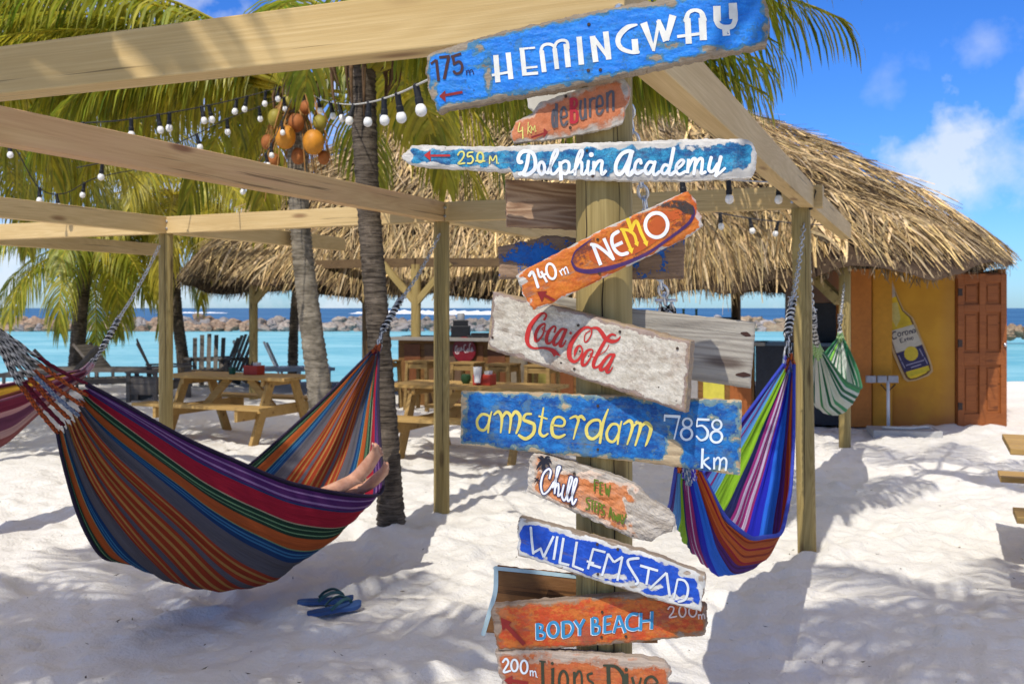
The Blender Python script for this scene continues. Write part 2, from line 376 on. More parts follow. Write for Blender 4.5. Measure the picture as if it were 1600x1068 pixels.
def build_rocks():
    m = NT('breakwater_rock', .85, .2); v = m.coord(); n = m.noise(v, 2.2, 6, .65); c = m.n('ShaderNodeObjectInfo')
    base = m.mix(m.ramp(n, .3, .7), (.55, .5, .5), (1.1, 1.05, 1.0)); m.col(m.mix(1.0, c.outputs['Color'], base, 'MULTIPLY')); m.nrm(m.bump(n, .6, .2))
    rng = random.Random(5); meshes = []
    for k in range(7):
        mb = MB(); mb.ball((0, 0, 0), 1.0, 12, 8, (1, .85, .72), jit=.55, seed=k + 1)
        o = obj('rock', mb, m.m); meshes.append(o.data); bpy.data.objects.remove(o)
    def put(px, y, d, r, col, label, grp):
        o = bpy.data.objects.new('rock', rng.choice(meshes)); C.objects.link(o); p = P(px, y, d); o.location = p
        o.scale = (r * rng.uniform(.85, 1.35), r * rng.uniform(.8, 1.2), r * rng.uniform(.75, 1.05)); o.rotation_euler = (rng.uniform(-.3, .3), rng.uniform(-.3, .3), rng.uniform(0, 6.3)); o.color = (*col, 1)
        tag(o, label, 'rock', grp)
    zone = (('pinkish boulder of the breakwater across the lagoon on the left', 'pinkish breakwater boulders', -60, 425, (.36, .27, .19), .82),
            ('grey or tan boulder of the breakwater seen under the bar roof', 'grey breakwater boulders', 405, 775, (.33, .30, .26), .80),
            ('sandy tan boulder of the breakwater seen between the grey board and the right post', 'tan breakwater boulders', 1000, 1290, (.48, .39, .27), .85))
    for lab, grp, x0, x1, col, rs in zone:
        x = x0
        while x < x1:
            for row, (yy, dd) in enumerate(((515, 92), (508, 94.5), (502.5, 97))):
                if row == 2 and rng.random() < .35: continue
                j = rng.uniform(.72, 1.2); c = tuple(k * j for k in col)
                if rng.random() < .25: c = (c[0] * .8, c[0] * .78, c[0] * .76)
                put(x + rng.uniform(-7, 7), yy + rng.uniform(-2, 2), dd, rs * rng.uniform(.62, 1.05), c, lab, grp)
            x += rng.uniform(15, 23) * rs
    for px in (1568, 1580, 1592, 1604, 1615):
        put(px, 519 + rng.uniform(-2, 2), 60, rng.uniform(.45, .75), (.34, .25, .16), 'brown boulder at the water right of the hut door', 'brown boulders right of the hut')
    # surf breaking outside the breakwater
    mb = MB(); rr = random.Random(8)
    for (x0, x1, d, hz) in ((-62, -2, 380, 1.5), (-30, 20, 330, .9), (40, 60, 420, .8), (-150, -120, 420, .5)):
        n = 60; pts = []
        for i in range(n + 1):
            x = x0 + (x1 - x0) * i / n; h = hz * math.sin(math.pi * i / n) ** .5 * rr.uniform(.55, 1.15)
            pts += [(x, d - 2 - rr.random(), -.6), (x, d - .6, -.6 + h * .7), (x, d, -.6 + h), (x, d + 3, -.6)]
        mb.add(pts, [(i * 4 + k, i * 4 + 4 + k, i * 4 + 5 + k, i * 4 + 1 + k) for i in range(n) for k in range(3)])
    tag(obj('surf', mb, plain('surf_foam', (.8, .83, .85), .8, .1, 2), smooth=True), kind='stuff')
build_rocks()
def litter():
    rr = random.Random(31); mb = MB()
    for k in range(300):
        y = rr.uniform(3.2, 12); x = rr.uniform(-3.5, 4.5) * (y / 6); a = rr.uniform(0, 6.28); l = rr.uniform(.004, .02) * (1 + (rr.random() < .08)); w_ = rr.uniform(.002, .005); d = Vector((math.cos(a), math.sin(a), 0)); q = Vector((-d.y, d.x, 0)); p = Vector((x, y, .012 + rr.uniform(0, .008)))
        mb.add([p - d * l, p + q * w_ + Vector((0, 0, .004)), p + d * l + Vector((0, 0, rr.uniform(0, .012))), p - q * w_], [(0, 1, 2, 3)], rr.choice(((.10, .07, .04), (.05, .04, .03), (.16, .12, .07), (.12, .11, .05))))
    tag(obj('leaf_litter', mb, M_ATTR, cols=True), kind='stuff')
litter()

# ---------------------------------------------------------------- pergola
A = Vector((-.518, 7.33, 0)); B = Vector((1.88, 6.33, 0)); CC = Vector((-2.95, 8.49, 0))
D = Vector((.213, 2.30, 0)); E = A - D2 * 4.42; FF = CC - D2 * 4.42; H = CC - D1 * 2.62
ZB = 2.182; BT, BH = .085, .142
perg = thing('pergola', 'pale pine pergola of round posts and sawn beams over the hammocks', 'pergola', A)
def frame(a, b, roll=0):
    a = Vector(a); b = Vector(b); x = (b - a).normalized(); z = Vector((0, 0, 1))
    if abs(x.z) > .9: z = Vector((0, 1, 0))
    y = z.cross(x).normalized(); z = x.cross(y)
    M = Matrix((x, y, z)).transposed().to_4x4(); M.translation = a; return M, (b - a).length
def plank(name, a, b, t, h, mat, parent, bevel=.004, warp=0, seg=1):
    M, L = frame(a, b); mb = MB(); n = max(1, seg)
    vs = []
    for i in range(n + 1):
        x = L * i / n; wz = warp * math.sin(math.pi * i / n)
        vs += [(x, -t / 2 + wz, -h / 2), (x, t / 2 + wz, -h / 2), (x, t / 2 + wz, h / 2), (x, -t / 2 + wz, h / 2)]
    fs = [(i * 4 + k, i * 4 + (k + 1) % 4, i * 4 + 4 + (k + 1) % 4, i * 4 + 4 + k)[::-1] for i in range(n) for k in range(4)]
    fs += [(0, 1, 2, 3), (n * 4 + 3, n * 4 + 2, n * 4 + 1, n * 4)]
    mb.add(vs, fs); return obj(name, mb, mat, parent, M, bevel=bevel)
def post(name, base, top, r, mat, parent, seed=0):
    M, L = frame(base, top); mb = MB(); n = 20; vs = []; m = 24; rr = random.Random(seed)
    for i in range(m + 1):
        x = L * i / m; q = 1 + .02 * mnoise.noise(Vector((x * 1.7, seed, 0)))
        for k in range(n):
            a = 2 * math.pi * k / n; s = q
            vs.append((x, r * s * math.cos(a), r * s * math.sin(a)))
    fs = [(i * n + k, i * n + (k + 1) % n, i * n + n + (k + 1) % n, i * n + n + k)[::-1] for i in range(m) for k in range(n)]
    fs += [tuple(range(n)), tuple(range(m * n, m * n + n))[::-1]]
    mb.add(vs, fs); o = obj(name, mb, mat, parent, M, smooth=True); 
    e = o.modifiers.new('edge', 'EDGE_SPLIT'); return o
def crack(p, r, ang, z0, z1, w_, seed):
    mb = MB(); n = 26; vs = []
    for i in range(n + 1):
        z = z0 + (z1 - z0) * i / n; a = ang + .12 * mnoise.noise(Vector((z * 3.1, seed, 0))) + .05 * mnoise.noise(Vector((z * 17, seed, 3))); hw = w_ * math.sin(math.pi * min(.97, max(.03, i / n))) ** .6 / r / 2
        for e in (-1, 1): vs.append((p.x + (r * 1.022 + .0006) * math.cos(a + e * hw), p.y + (r * 1.022 + .0006) * math.sin(a + e * hw), z))
    mb.add(vs, [(2 * i, 2 * i + 1, 2 * i + 3, 2 * i + 2) for i in range(n)]); obj('crack', mb, M_CRACK, perg)
M_CRACK = plain('dark_drying_crack', (.035, .022, .012), .95, .4, 60)
for k, (a, z0, z1, w_) in enumerate(((-2.35, 1.62, 1.86, .0022), (-1.72, 1.36, 1.66, .0032), (-1.30, .62, 1.34, .0030), (-1.9, .2, .98, .0034), (-1.2, 1.7, 2.1, .0018), (-2.1, 1.0, 1.30, .0018), (-1.05, .3, .8, .0022), (-2.5, .5, 1.0, .0018))): crack(D, .065, R(math.degrees(a)), z0, z1, w_, k)
for p, lst in ((A, ((-1.4, .3, 1.5, .004), (-2.0, .9, 2.0, .003))), (B, ((-1.9, .2, 1.3, .004), (-1.3, .9, 1.7, .003))), (CC, ((-1.3, .8, 1.9, .004),))):
    for k, (a, z0, z1, w_) in enumerate(lst): crack(p + (Vector((-.02, 0, 0)) if p is B else Vector((0, 0, 0))), .0585 if p is not B else .06, a, z0, z1, w_, k + 20)
Zc = ZB + BH / 2
def bz(p): return Vector((p.x, p.y, Zc))
for p, lean, sd in ((A, (0, 0), 1), (B, (-.045, 0), 2), (CC, (0, 0), 3), (E, (0, 0), 5), (FF, (0, 0), 6), (H, (0, 0), 7)):
    post('post', (p.x, p.y, -.25), (p.x + lean[0], p.y + lean[1], ZB), .058, M_POST, perg, sd)
post('post', (D.x, D.y, -.25), (D.x, D.y, ZB), .065, M_POST, perg, 4)
def cut(p, q, e0, e1):
    d = (bz(q) - bz(p)).normalized(); return bz(p) - d * e0, bz(q) + d * e1
hb = BT / 2 + .002
# row A-B-C-H (along D1), then the beams running away from the camera between the rows
for (p, q, e0, e1, mat) in ((A, B, -hb, .05 + hb, M_LUMBER), (CC, A, -hb, -hb, M_LUMBER), (H, CC, -hb, -hb, M_LUMBER), (H - D1 * 1.4, H, 0, -hb, M_LUMBER)):
    plank('beam', *cut(p, q, e0, e1), BT, BH, mat, perg, seg=1)
plank('beam', *cut(E - D1 * 1.2, D, 0, .06), BT, BH, M_LUMBER, perg)
plank('beam', *cut(E, A, -hb, hb, ), BT, BH, M_LUMBERP, perg)
plank('beam', *cut(FF, CC, -hb, hb), BT, BH, M_LUMBER, perg)
plank('beam', *cut(D, B, -hb, -hb), BT, BH, M_LUMBER, perg)
plank('beam', *cut(B, B + D2 * 3.1, -hb - .0, 0), BT, BH, M_LUMBER, perg)
plank('beam', *cut(A, A + D2 * 3.1, -hb, 0), BT, BH, M_LUMBER, perg)
plank('beam', *cut(CC, CC + D2 * 2.75, -hb, 0), BT, BH, M_LUMBER, perg)
plank('beam', *cut(H, H + D2 * 2.75, -hb, 0), BT, BH, M_LUMBER, perg)
for p in (A, B, CC, D):
    for dz in (.04, .10):
        q = Vector((p.x, p.y, ZB + dz)) - D2 * (BT / 2 + .004) + D1 * (.05 if p is not B else -.09); mb = MB(); mb.lathe([(.011, -.004), (.011, .006), (.007, .009)], q, 8, ax=Matrix.Rotation(math.atan2(D1.y, D1.x), 3, 'Z') @ Matrix.Rotation(R(90), 3, 'X')); obj('bolt', mb, M_STEEL, perg)
mb = MB(); mb.ball((B.x + .0, B.y - .03, ZB + .005), .022, 8, 6, (1.3, 1, .8), jit=.4); mb.tube([(B.x, B.y - .06, ZB), (B.x + .03, B.y - .07, ZB + .1), (B.x + .02, B.y + .01, ZB + .17)], .004, 5)
obj('cable_tie', mb, M_BLACK, perg)

# ---------------------------------------------------------------- the signs on the near post
def sign_mat(name, c1, c2, c3, wood_lo, wood_hi, edge=7.0, amp=14.0, old=5.0, patch=1.0, stain=None, pits=.5, crackle=0.0, tan=.55, grime=.3, gcol=(.10, .09, .08), scratch=.55):
    """painted driftwood: 'wear' holds the distance in photo px from the board's edge or a bare patch"""
    m = NT(name, .6, .3); v = m.coord(); wear = m.attr('wear')
    n1 = m.noise(v, 55, 7, .7); n2 = m.noise(v, 16, 5, .65); n3 = m.noise(v, 220, 3, .6)
    gv = m.coord('Object', (5, 120, 120)); grain = m.noise(gv, 1, 5, .7); gv2 = m.coord('Object', (2.2, 34, 34)); g2 = m.noise(gv2, 1, 4, .6)
    f = m.math('ADD', m.math('MULTIPLY', n1, .45), m.math('ADD', m.math('MULTIPLY', n2, .4), m.math('MULTIPLY', n3, .15)))
    d = m.math('ADD', wear, m.math('MULTIPLY', m.math('SUBTRACT', f, .5), amp * 5.5))
    painted = m.ramp(d, edge - .5, edge + .9); top = m.ramp(d, edge + old - .7, edge + old + .9)
    chips = m.ramp(m.math('ADD', m.math('MULTIPLY', n2, .55), m.math('MULTIPLY', n1, .45)), .565, .58)
    top = m.math('MULTIPLY', top, m.math('SUBTRACT', 1.0, m.math('MULTIPLY', chips, patch)))
    wd = m.mix(m.ramp(m.math('ADD', m.math('MULTIPLY', grain, .6), m.math('MULTIPLY', g2, .4)), .3, .7), wood_lo, wood_hi)
    wd = m.mix(m.math('MULTIPLY', m.ramp(m.math('ADD', m.math('MULTIPLY', grain, .5), m.math('MULTIPLY', n1, .5)), .40, .32), .6), wd, tuple(k * .25 for k in wood_lo))
    # old paint and fresh coat, each mottled
    mid = m.noise(m.coord('Object', (1, 1.4, 1.4)), 22, 8, .78)
    coat = m.mix(m.ramp(mid, .5 - tan * .13, .5 + tan * .13), c1, c2)
    coat = m.mix(m.math('MULTIPLY', m.ramp(n3, .35, .7), .25), coat, tuple(k * .45 for k in c1))
    dirt = m.ramp(m.noise(m.coord('Object', (1, 1, 2.2)), 12, 7, .75), .50, .60); coat = m.mix(m.math('MULTIPLY', dirt, grime), coat, gcol)
    if crackle:
        vo = m.n('ShaderNodeTexVoronoi', feature='DISTANCE_TO_EDGE'); vo.inputs['Scale'].default_value = 150; m.l(v, vo.inputs['Vector'])
        coat = m.mix(m.math('MULTIPLY', m.ramp(vo.outputs['Distance'], .08, .0), crackle), coat, tuple(k * .35 for k in c1))
    col = m.mix(painted, wd, m.mix(m.ramp(n2, .4, .6), c3, tuple(k * .75 for k in c3)))
    col = m.mix(top, col, coat)
    scr = m.ramp(m.noise(m.coord('Object', (4, 150, 150)), 1, 3, .7), .63, .67); scr2 = m.ramp(m.noise(v, 6, 4, .6), .46, .58)
    col = m.mix(m.math('MULTIPLY', m.math('MULTIPLY', scr, scr2), scratch), col, tuple(k * .6 for k in wood_lo))
    if stain: col = m.mix(m.math('MULTIPLY', m.ramp(m.noise(v, 7, 5, .7), .52, .68), stain[3]), col, stain[:3])
    vo2 = m.n('ShaderNodeTexVoronoi'); vo2.inputs['Scale'].default_value = 34; m.l(v, vo2.inputs['Vector'])
    pit = m.math('MULTIPLY', m.ramp(vo2.outputs['Distance'], .11, .06), m.ramp(m.noise(v, 9, 2), .5, .58))
    col = m.mix(m.math('MULTIPLY', pit, pits), col, (.03, .02, .015)); m.col(col)
    hgt = m.math('ADD', m.math('MULTIPLY', painted, .5), m.math('ADD', m.math('MULTIPLY', top, .35), m.math('MULTIPLY', m.math('MULTIPLY', grain, m.math('SUBTRACT', 1.15, painted)), .9)))
    b = m.bump(hgt, .75, .0022); b = m.bump(m.math('SUBTRACT', n3, m.math('MULTIPLY', pit, 2.0)), .4, .0012, b); m.nrm(b); return m.m
def paint_mat(name, c, wear=.12, scale=90, rough=.55, alpha=1.0, var=.12):
    m = NT(name, rough, .3); v = m.coord(); n1 = m.noise(v, scale, 6, .7); n2 = m.noise(v, scale * .22, 4, .6)
    col = m.mix(m.ramp(n2, .3, .7), tuple(k * (1 - var) for k in c), tuple(min(1, k * (1 + var)) for k in c)); m.col(col); m.nrm(m.bump(n1, .3, .001))
    n3 = m.noise(m.coord('Object', (6, 130, 130)), 1, 3, .7); f = m.math('ADD', m.math('MULTIPLY', n1, .4), m.math('ADD', m.math('MULTIPLY', n2, .35), m.math('MULTIPLY', n3, .25))); t = .5 + .22 - wear * .9
    a = m.math('MULTIPLY', m.ramp(f, t + .02, t - .01), alpha)
    tr = m.n('ShaderNodeBsdfTransparent'); mx = m.n('ShaderNodeMixShader'); m.l(a, mx.inputs[0]); m.l(tr.outputs[0], mx.inputs[1]); m.l(m.b.outputs[0], mx.inputs[2]); m.l(mx.outputs[0], m.out.inputs[0])
    return m.m
def resample(pts, n):
    pts = [Vector((*p, 0)) for p in pts]; Ls = [0]
    for a, b in zip(pts, pts[1:]): Ls.append(Ls[-1] + (b - a).length)
    out = []; j = 0
    for i in range(n + 1):
        t = Ls[-1] * i / n
        while j < len(pts) - 2 and Ls[j + 1] < t: j += 1
        k = (t - Ls[j]) / max(1e-9, Ls[j + 1] - Ls[j]); out.append(pts[j].lerp(pts[j + 1], min(1, k)))
    return out
class Sign:
    def __init__(s, label, d0, yaw, top, bot, left=None, right=None, mat=None, thick=.03, patches=(), px0=944, jag=(1.2, 1.2), seed=0, res=2.4, back=None, relief=.0016, split=None, wob=1.0):
        s.n = Vector((-math.sin(yaw), -math.cos(yaw), 0))           # front normal; yaw > 0: right end nearer
        x0 = (px0 - HX) / F * d0; s.p0 = Vector((x0, d0, 0)); s.k = 0
        left = left or [top[0], bot[0]]; right = right or [top[-1], bot[-1]]
        L = max(math.dist(top[0], top[-1]), 10); W = max(math.dist(left[0], left[-1]), 10)
        nu, nv = int(L / res), max(6, int(W / res))
        T, Bm, Lf, Rt = resample(top, nu), resample(bot, nu), resample(left, nv), resample(right, nv)
        a = s.un(*T[0][:2]); b = s.un(*T[-1][:2]); c = s.un(*Bm[0][:2])
        x = (b - a).normalized(); y = -s.n; z = x.cross(y)
        org = (a + b + c + s.un(*Bm[-1][:2])) / 4
        M = Matrix((x, y, z)).transposed().to_4x4(); M.translation = org; s.M = M; s.Mi = M.inverted()
        s.root = bpy.data.objects.new('sign', None); C.objects.link(s.root); s.root.matrix_local = M; WM[s.root.name] = M; s.root.empty_display_size = .1
        tag(s.root, label, 'sign')
        mb = MB(); wear = []; sd = Vector((seed * 3.7, seed, 0)); ids = {}
        def jagp(p, e, amp): 
            return p + Vector((mnoise.noise(p * .09 + sd), mnoise.noise(p * .09 + sd + Vector((9, 4, 1))), 0)) * amp * 2 * e + Vector((mnoise.noise(p * .35 + sd), mnoise.noise(p * .35 - sd), 0)) * amp * e
        for j in range(nv + 1):
            t = j / nv
            for i in range(nu + 1):
                u = i / nu
                p = T[i] * (1 - t) + Bm[i] * t + Lf[j] * (1 - u) + Rt[j] * u - (T[0] * (1 - u) * (1 - t) + T[-1] * u * (1 - t) + Bm[0] * (1 - u) * t + Bm[-1] * u * t)
                du, dv = min(u, 1 - u) * L, min(t, 1 - t) * W
                p = jagp(p, max(math.exp(-du / 6) * jag[0], math.exp(-dv / 4) * jag[1]), 1.0)
                wr = min(du, dv)
                for (cx, cy, rx, ry) in patches:
                    q = math.hypot((p.x - cx) / rx, (p.y - cy) / ry) * (1 + .5 * mnoise.noise(Vector((p.x * .09, p.y * .09, seed + 3.3)))); wr = min(wr, (q - 1) * min(rx, ry) + 6)
                wr += 5.5 * max(-.5, min(.5, mnoise.noise(Vector((p.x * .045, p.y * .07, seed + 9.1))) + .4 * mnoise.noise(Vector((p.x * .14, p.y * .16, seed + 4.1))))) * wob
                h = relief * max(0, .8 + mnoise.noise(Vector((p.x * .05, p.y * .14, seed))) + .5 * mnoise.noise(Vector((p.x * .2, p.y * .4, seed))))
                rnd = .004 * math.exp(-min(du, dv) / 2.2)
                q = s.un(p.x, p.y); q = s.Mi @ q; q.y += rnd + h
                mb.v.append(tuple(q)); mb.c.append((1, 1, 1)); wear.append(wr)
        nn = nu + 1
        mb.f += [(j * nn + i, (j + 1) * nn + i, (j + 1) * nn + i + 1, j * nn + i + 1) for j in range(nv) for i in range(nu)]
        rim = [i for i in range(nn)] + [j * nn + nu for j in range(1, nv + 1)] + [nv * nn + i for i in range(nu - 1, -1, -1)] + [j * nn for j in range(nv - 1, 0, -1)]
        rows = [rim]
        for q in (.5, 1.0):
            base = len(mb.v); row = []
            for r_i in rim:
                v = mb.v[r_i]; jt = .0022 * mnoise.noise(Vector(v) * 60 + Vector((0, q * 5, seed)))
                mb.v.append((v[0] + jt, thick * q if q < 1 else thick, v[2] + jt)); wear.append(-40); mb.c.append((1, 1, 1)); row.append(base); base += 1
            rows.append(row)
        m = len(rim)
        for r0, r1 in zip(rows, rows[1:]): mb.f += [(r0[k], r0[(k + 1) % m], r1[(k + 1) % m], r1[k]) for k in range(m)]
        mb.f.append(tuple(rows[-1]))
        s.board = obj('board', mb, mat, s.root, M, floats={'wear': wear})
    def un(s, px, py, lift=0):
        ray = Vector(((px - HX) / F, 1, (HY - py) / F)); o = Vector((0, 0, EYE)); p0 = s.p0 + s.n * lift
        t = (p0 - o).dot(s.n) / ray.dot(s.n); return o + ray * t
    def paint(s, name, mat, strokes=(), fills=(), Z=(0, 0, 1), label=None, lift=.0003, smooth=5):
        """strokes: (points, width[, closed]) and fills: outlines, in a zoom of the photograph (x0, y0, scale)"""
        x0, y0, sc = Z; mb = MB()
        def up(p):
            s.k += 0; return s.Mi @ s.un(x0 + p[0] / sc, y0 + p[1] / sc, lift + s.z)
        for st in strokes:
            pts, wd = st[0], st[1]; closed = len(st) > 2 and st[2]
            if not isinstance(wd, (tuple, list)): wd = (wd,)
            q = cr(pts, smooth, closed) if len(pts) > 2 else resample(pts, 3)
            m = len(q); s.z += .000012
            vs = []
            for i, p in enumerate(q):
                a, b = (q[(i - 1) % m], q[(i + 1) % m]) if closed else (q[max(0, i - 1)], q[min(m - 1, i + 1)])
                t = (b - a).normalized(); nrm = Vector((-t.y, t.x, 0))
                u = i / max(1, m - 1) * (len(wd) - 1); k = min(int(u), len(wd) - 1); k2 = min(k + 1, len(wd) - 1)
                hw = (wd[k] * (1 - (u - k)) + wd[k2] * (u - k)) / 2
                hw *= 1 + .07 * mnoise.noise(Vector((p.x * .06, p.y * .06, s.z * 999)))
                vs += [up(p + nrm * hw), up(p - nrm * hw)]
            fs = [(2 * i, 2 * i + 1, 2 * i + 3, 2 * i + 2) for i in range(m - 1)]
            if closed: fs.append((2 * m - 2, 2 * m - 1, 1, 0))
            mb.add(vs, fs)
            if not closed and len(pts) > 2:
                for p, nb, hw in ((q[0], q[1], wd[0] / 2), (q[-1], q[-2], wd[-1] / 2)):
                    t = (p - nb).normalized(); nrm = Vector((-t.y, t.x, 0))
                    mb.add([up(p + nrm * hw * math.cos(a) + t * hw * .8 * math.sin(a)) for a in [math.pi * k / 6 for k in range(7)]], [tuple(range(7))])
        for poly in fills:
            s.z += .000012; mb.add([up(Vector((*p, 0))) for p in poly], [tuple(range(len(poly)))])
        # wind every face towards the viewer
        o = obj(name, mb, mat, s.root, s.M)
        if label: o['label'] = label
        return o
    def nails(s, pts, r=1.9):
        for (px, py) in pts:
            c = s.Mi @ s.un(px, py, .0012); mb = MB(); rr = r / 676
            mb.add([(c.x + rr * math.cos(a), c.y, c.z + rr * math.sin(a)) for a in [2 * math.pi * k / 10 for k in range(10)]] + [(c.x + rr * 1.25 * math.cos(a), c.y + .004, c.z + rr * 1.25 * math.sin(a)) for a in [2 * math.pi * k / 10 for k in range(10)]], [tuple(range(10))[::-1]] + [(k, (k + 1) % 10, 10 + (k + 1) % 10, 10 + k) for k in range(10)])
            obj('nail', mb, M_NAIL, s.root, s.M)
    z = 0.0
def ell(cx, cy, rx, ry, n=14, rot=0):
    c, sn = math.cos(rot), math.sin(rot)
    return [(cx + rx * math.cos(a) * c - ry * math.sin(a) * sn, cy + rx * math.cos(a) * sn + ry * math.sin(a) * c) for a in [2 * math.pi * k / n for k in range(n)]]
PW = paint_mat('white_letter_paint', (.70, .69, .63), .125); PW2 = paint_mat('fresh_white_paint', (.74, .75, .76), .07)
PY = paint_mat('yellow_letter_paint', (.62, .52, .12), .13); PYB = paint_mat('bright_yellow_paint', (.75, .52, .03), .0); PYG = paint_mat('pale_yellow_paint', (.66, .60, .16), .12)
PBK = paint_mat('dark_brown_letter_paint', (.055, .02, .018), .12); PNAVY = paint_mat('navy_paint', (.012, .02, .10), .05); PGREY = paint_mat('charcoal_paint', (.085, .08, .09), .10)
PRED = paint_mat('red_letter_paint', (.44, .025, .02), .10); PDRED = paint_mat('dark_red_arrow_paint', (.22, .015, .012), .10); PPINK = paint_mat('faded_red_paint', (.40, .018, .03), .06)
PGRN = paint_mat('green_letter_paint', (.10, .15, .01), .0); PDGRN = paint_mat('dark_green_letter_paint', (.035, .04, .022), .14); PBLUE = paint_mat('blue_letter_paint', (.03, .21, .40), .11)
PWB = paint_mat('bluish_white_paint', (.60, .66, .70), .10); PGW = paint_mat('greyish_white_paint', (.55, .58, .60), .08); PBLACK = paint_mat('black_silhouette_paint', (.012, .012, .02), .04)
DW_LO, DW_HI = (.13, .095, .062), (.35, .285, .21)
FRONT = D.y - .065

# 1. blue HEMINGWAY board, topmost
m1 = sign_mat('azure_paint', (.012, .17, .62), (.02, .23, .72), (.06, .20, .34), DW_LO, DW_HI, 3.8, 3.5, 3, .55, grime=.35, gcol=(.03, .17, .36))
s = Sign('long azure board lettered HEMINGWAY, topmost on the sign post', FRONT - .075, R(9),
    [(667, 85), (720, 66), (780, 50), (900, 22), (990, 5), (1080, -8), (1192, -15)], [(682, 173), (760, 158), (850, 143), (960, 121), (1080, 93), (1198, 69)],
    [(667, 85), (664, 116), (672, 150), (682, 173)], [(1192, -15), (1201, 15), (1204, 42), (1198, 69)], m1, .04,
    [(763, 120, 6, 26), (750, 104, 18, 4), (676, 145, 9, 17), (1010, 3, 30, 9), (1051, 2, 10, 10), (1045, 70, 17, 4), (720, 75, 32, 7), (1022, 91, 12, 6), (1108, 75, 14, 5), (835, 112, 5, 4), (1196, 50, 6, 30)], seed=1, jag=(1.6, 1.3))
ZA, ZBm = (660, 60, 5.714), (930, 0, 5.714)
s.paint('lettering', PW, [([(655, 150), (674, 393)], 46), ([(765, 128), (791, 365)], 46), ([(620, 330), (795, 298)], 22),
    ([(888, 92), (912, 328)], 42), ([(866, 96), (1006, 84)], 18), ([(905, 266), (1027, 254)], 19), ([(890, 322), (1033, 310)], 27),
    ([(1064, 110), (1088, 302)], 42), ([(1180, 90), (1202, 275)], 40), ([(1282, 50), (1303, 258)], 48), ([(1056, 125), (1072, 72), (1118, 52), (1168, 66), (1186, 110)], 26), ([(1176, 100), (1196, 42), (1242, 18), (1290, 30), (1302, 90)], 26),
    ([(1398, -14), (1420, 236)], 48), ([(1518, -20), (1548, 212)], 50), ([(1636, -60), (1664, 190)], 50), ([(1524, -10), (1652, 160)], 34)], Z=ZA)
s.paint('lettering', PW, [([(372, 222), (290, 245), (218, 315), (205, 385), (245, 440), (330, 468), (386, 466)], (16, 44, 50, 46, 40, 32, 30)), ([(352, 350), (362, 470)], 58),
    ([(432, 205), (524, 455)], (66, 24)), ([(520, 458), (572, 176)], (26, 30)), ([(562, 182), (636, 366)], (40, 62)), ([(636, 362), (694, 138)], (40, 66)),
    ([(824, 165), (836, 392)], 54), ([(956, 160), (966, 360)], 66), ([(812, 185), (832, 118), (888, 92), (946, 112), (966, 180)], (50, 36, 30, 40, 62)), ([(732, 328), (992, 295)], 26),
    ([(1086, 55), (1090, 190)], 66), ([(1228, 28), (1236, 170)], 76), ([(1080, 180), (1106, 228), (1162, 246), (1226, 232), (1252, 170)], 46), ([(1164, 230), (1172, 320)], 66)], Z=ZBm)
s.paint('distance', PBK, [([(75, 228), (122, 192)], 20), ([(124, 192), (144, 382)], 26), ([(150, 172), (244, 160)], 25), ([(236, 160), (194, 366)], 27),
    ([(255, 168), (346, 136)], 24), ([(272, 165), (284, 232)], 24), ([(280, 232), (328, 208), (354, 245), (344, 298), (304, 316), (280, 296)], 24)], Z=ZA); s.nails([(919, 110), (938, 109), (920, 38)], 2.3)
s.paint('distance_unit', PNAVY, [([(390, 285), (396, 330)], 10), ([(394, 302), (408, 286), (420, 300), (424, 325)], 10), ([(420, 300), (436, 280), (450, 294), (456, 318)], 10)], Z=ZA)
s.paint('arrow', PDRED, [([(358, 480), (205, 508)], 24)], [[(150, 515), (204, 464), (206, 568)]], Z=ZA)

# 2. orange deBuren board
m2 = sign_mat('salmon_orange_paint', (.50, .15, .055), (.58, .20, .085), (.55, .38, .28), (.24, .20, .16), (.56, .51, .44), .6, 1.6, 1.2, .15, tan=.9, grime=.25, gcol=(.36, .10, .04))
s = Sign('short faded orange board lettered deBuren under the azure board', FRONT - .031, R(4),
    [(800, 205), (806, 189), (832, 176), (842, 160), (895, 142), (960, 122), (975, 121)], [(802, 222), (850, 218), (893, 211), (950, 199), (975, 190)],
    [(800, 205), (799, 214), (802, 222)], [(975, 121), (984, 132), (985, 152), (978, 172), (975, 190)], m2, .028, [(977, 140, 9, 26), (972, 175, 8, 12), (800, 212, 5, 9), (965, 150, 3, 12)], seed=2, jag=(1.5, .8), wob=.45)
Zc_ = (790, 110, 7.619)
s.paint('lettering', PGREY, [(ell(578, 575, 20, 98), 32, True), ([(605, 395), (608, 682)], 34), ([(662, 562), (726, 540), (716, 470), (690, 438), (664, 480), (655, 560), (672, 640), (702, 652), (732, 610)], 28),
    ([(895, 365), (888, 500), (905, 572), (935, 566), (947, 500), (945, 340)], 28), ([(945, 345), (955, 575)], 28), ([(1005, 335), (1006, 558)], 28), ([(1005, 385), (1028, 342), (1062, 335)], 27),
    ([(1085, 432), (1152, 415), (1148, 335), (1120, 305), (1090, 340), (1083, 430), (1090, 505), (1122, 522), (1160, 470)], 28), ([(1210, 262), (1212, 492)], 30), ([(1213, 320), (1240, 262), (1275, 255), (1282, 300), (1282, 472)], 30)], Z=Zc_)
s.paint('initial', PPINK, [([(785, 328), (785, 632)], 44), ([(785, 340), (838, 350), (842, 420), (788, 470)], 32), ([(790, 478), (845, 492), (846, 600), (788, 622)], 34)], Z=Zc_)
s.paint('distance', PYG, [([(168, 625), (150, 728), (205, 710)], 13), ([(200, 672), (206, 815)], 15), ([(270, 615), (264, 758)], 10), ([(298, 655), (270, 702), (300, 745)], 9), ([(305, 748), (308, 665), (326, 715), (347, 655), (352, 732)], 9), ([(360, 722), (368, 722)], 10)], Z=Zc_)
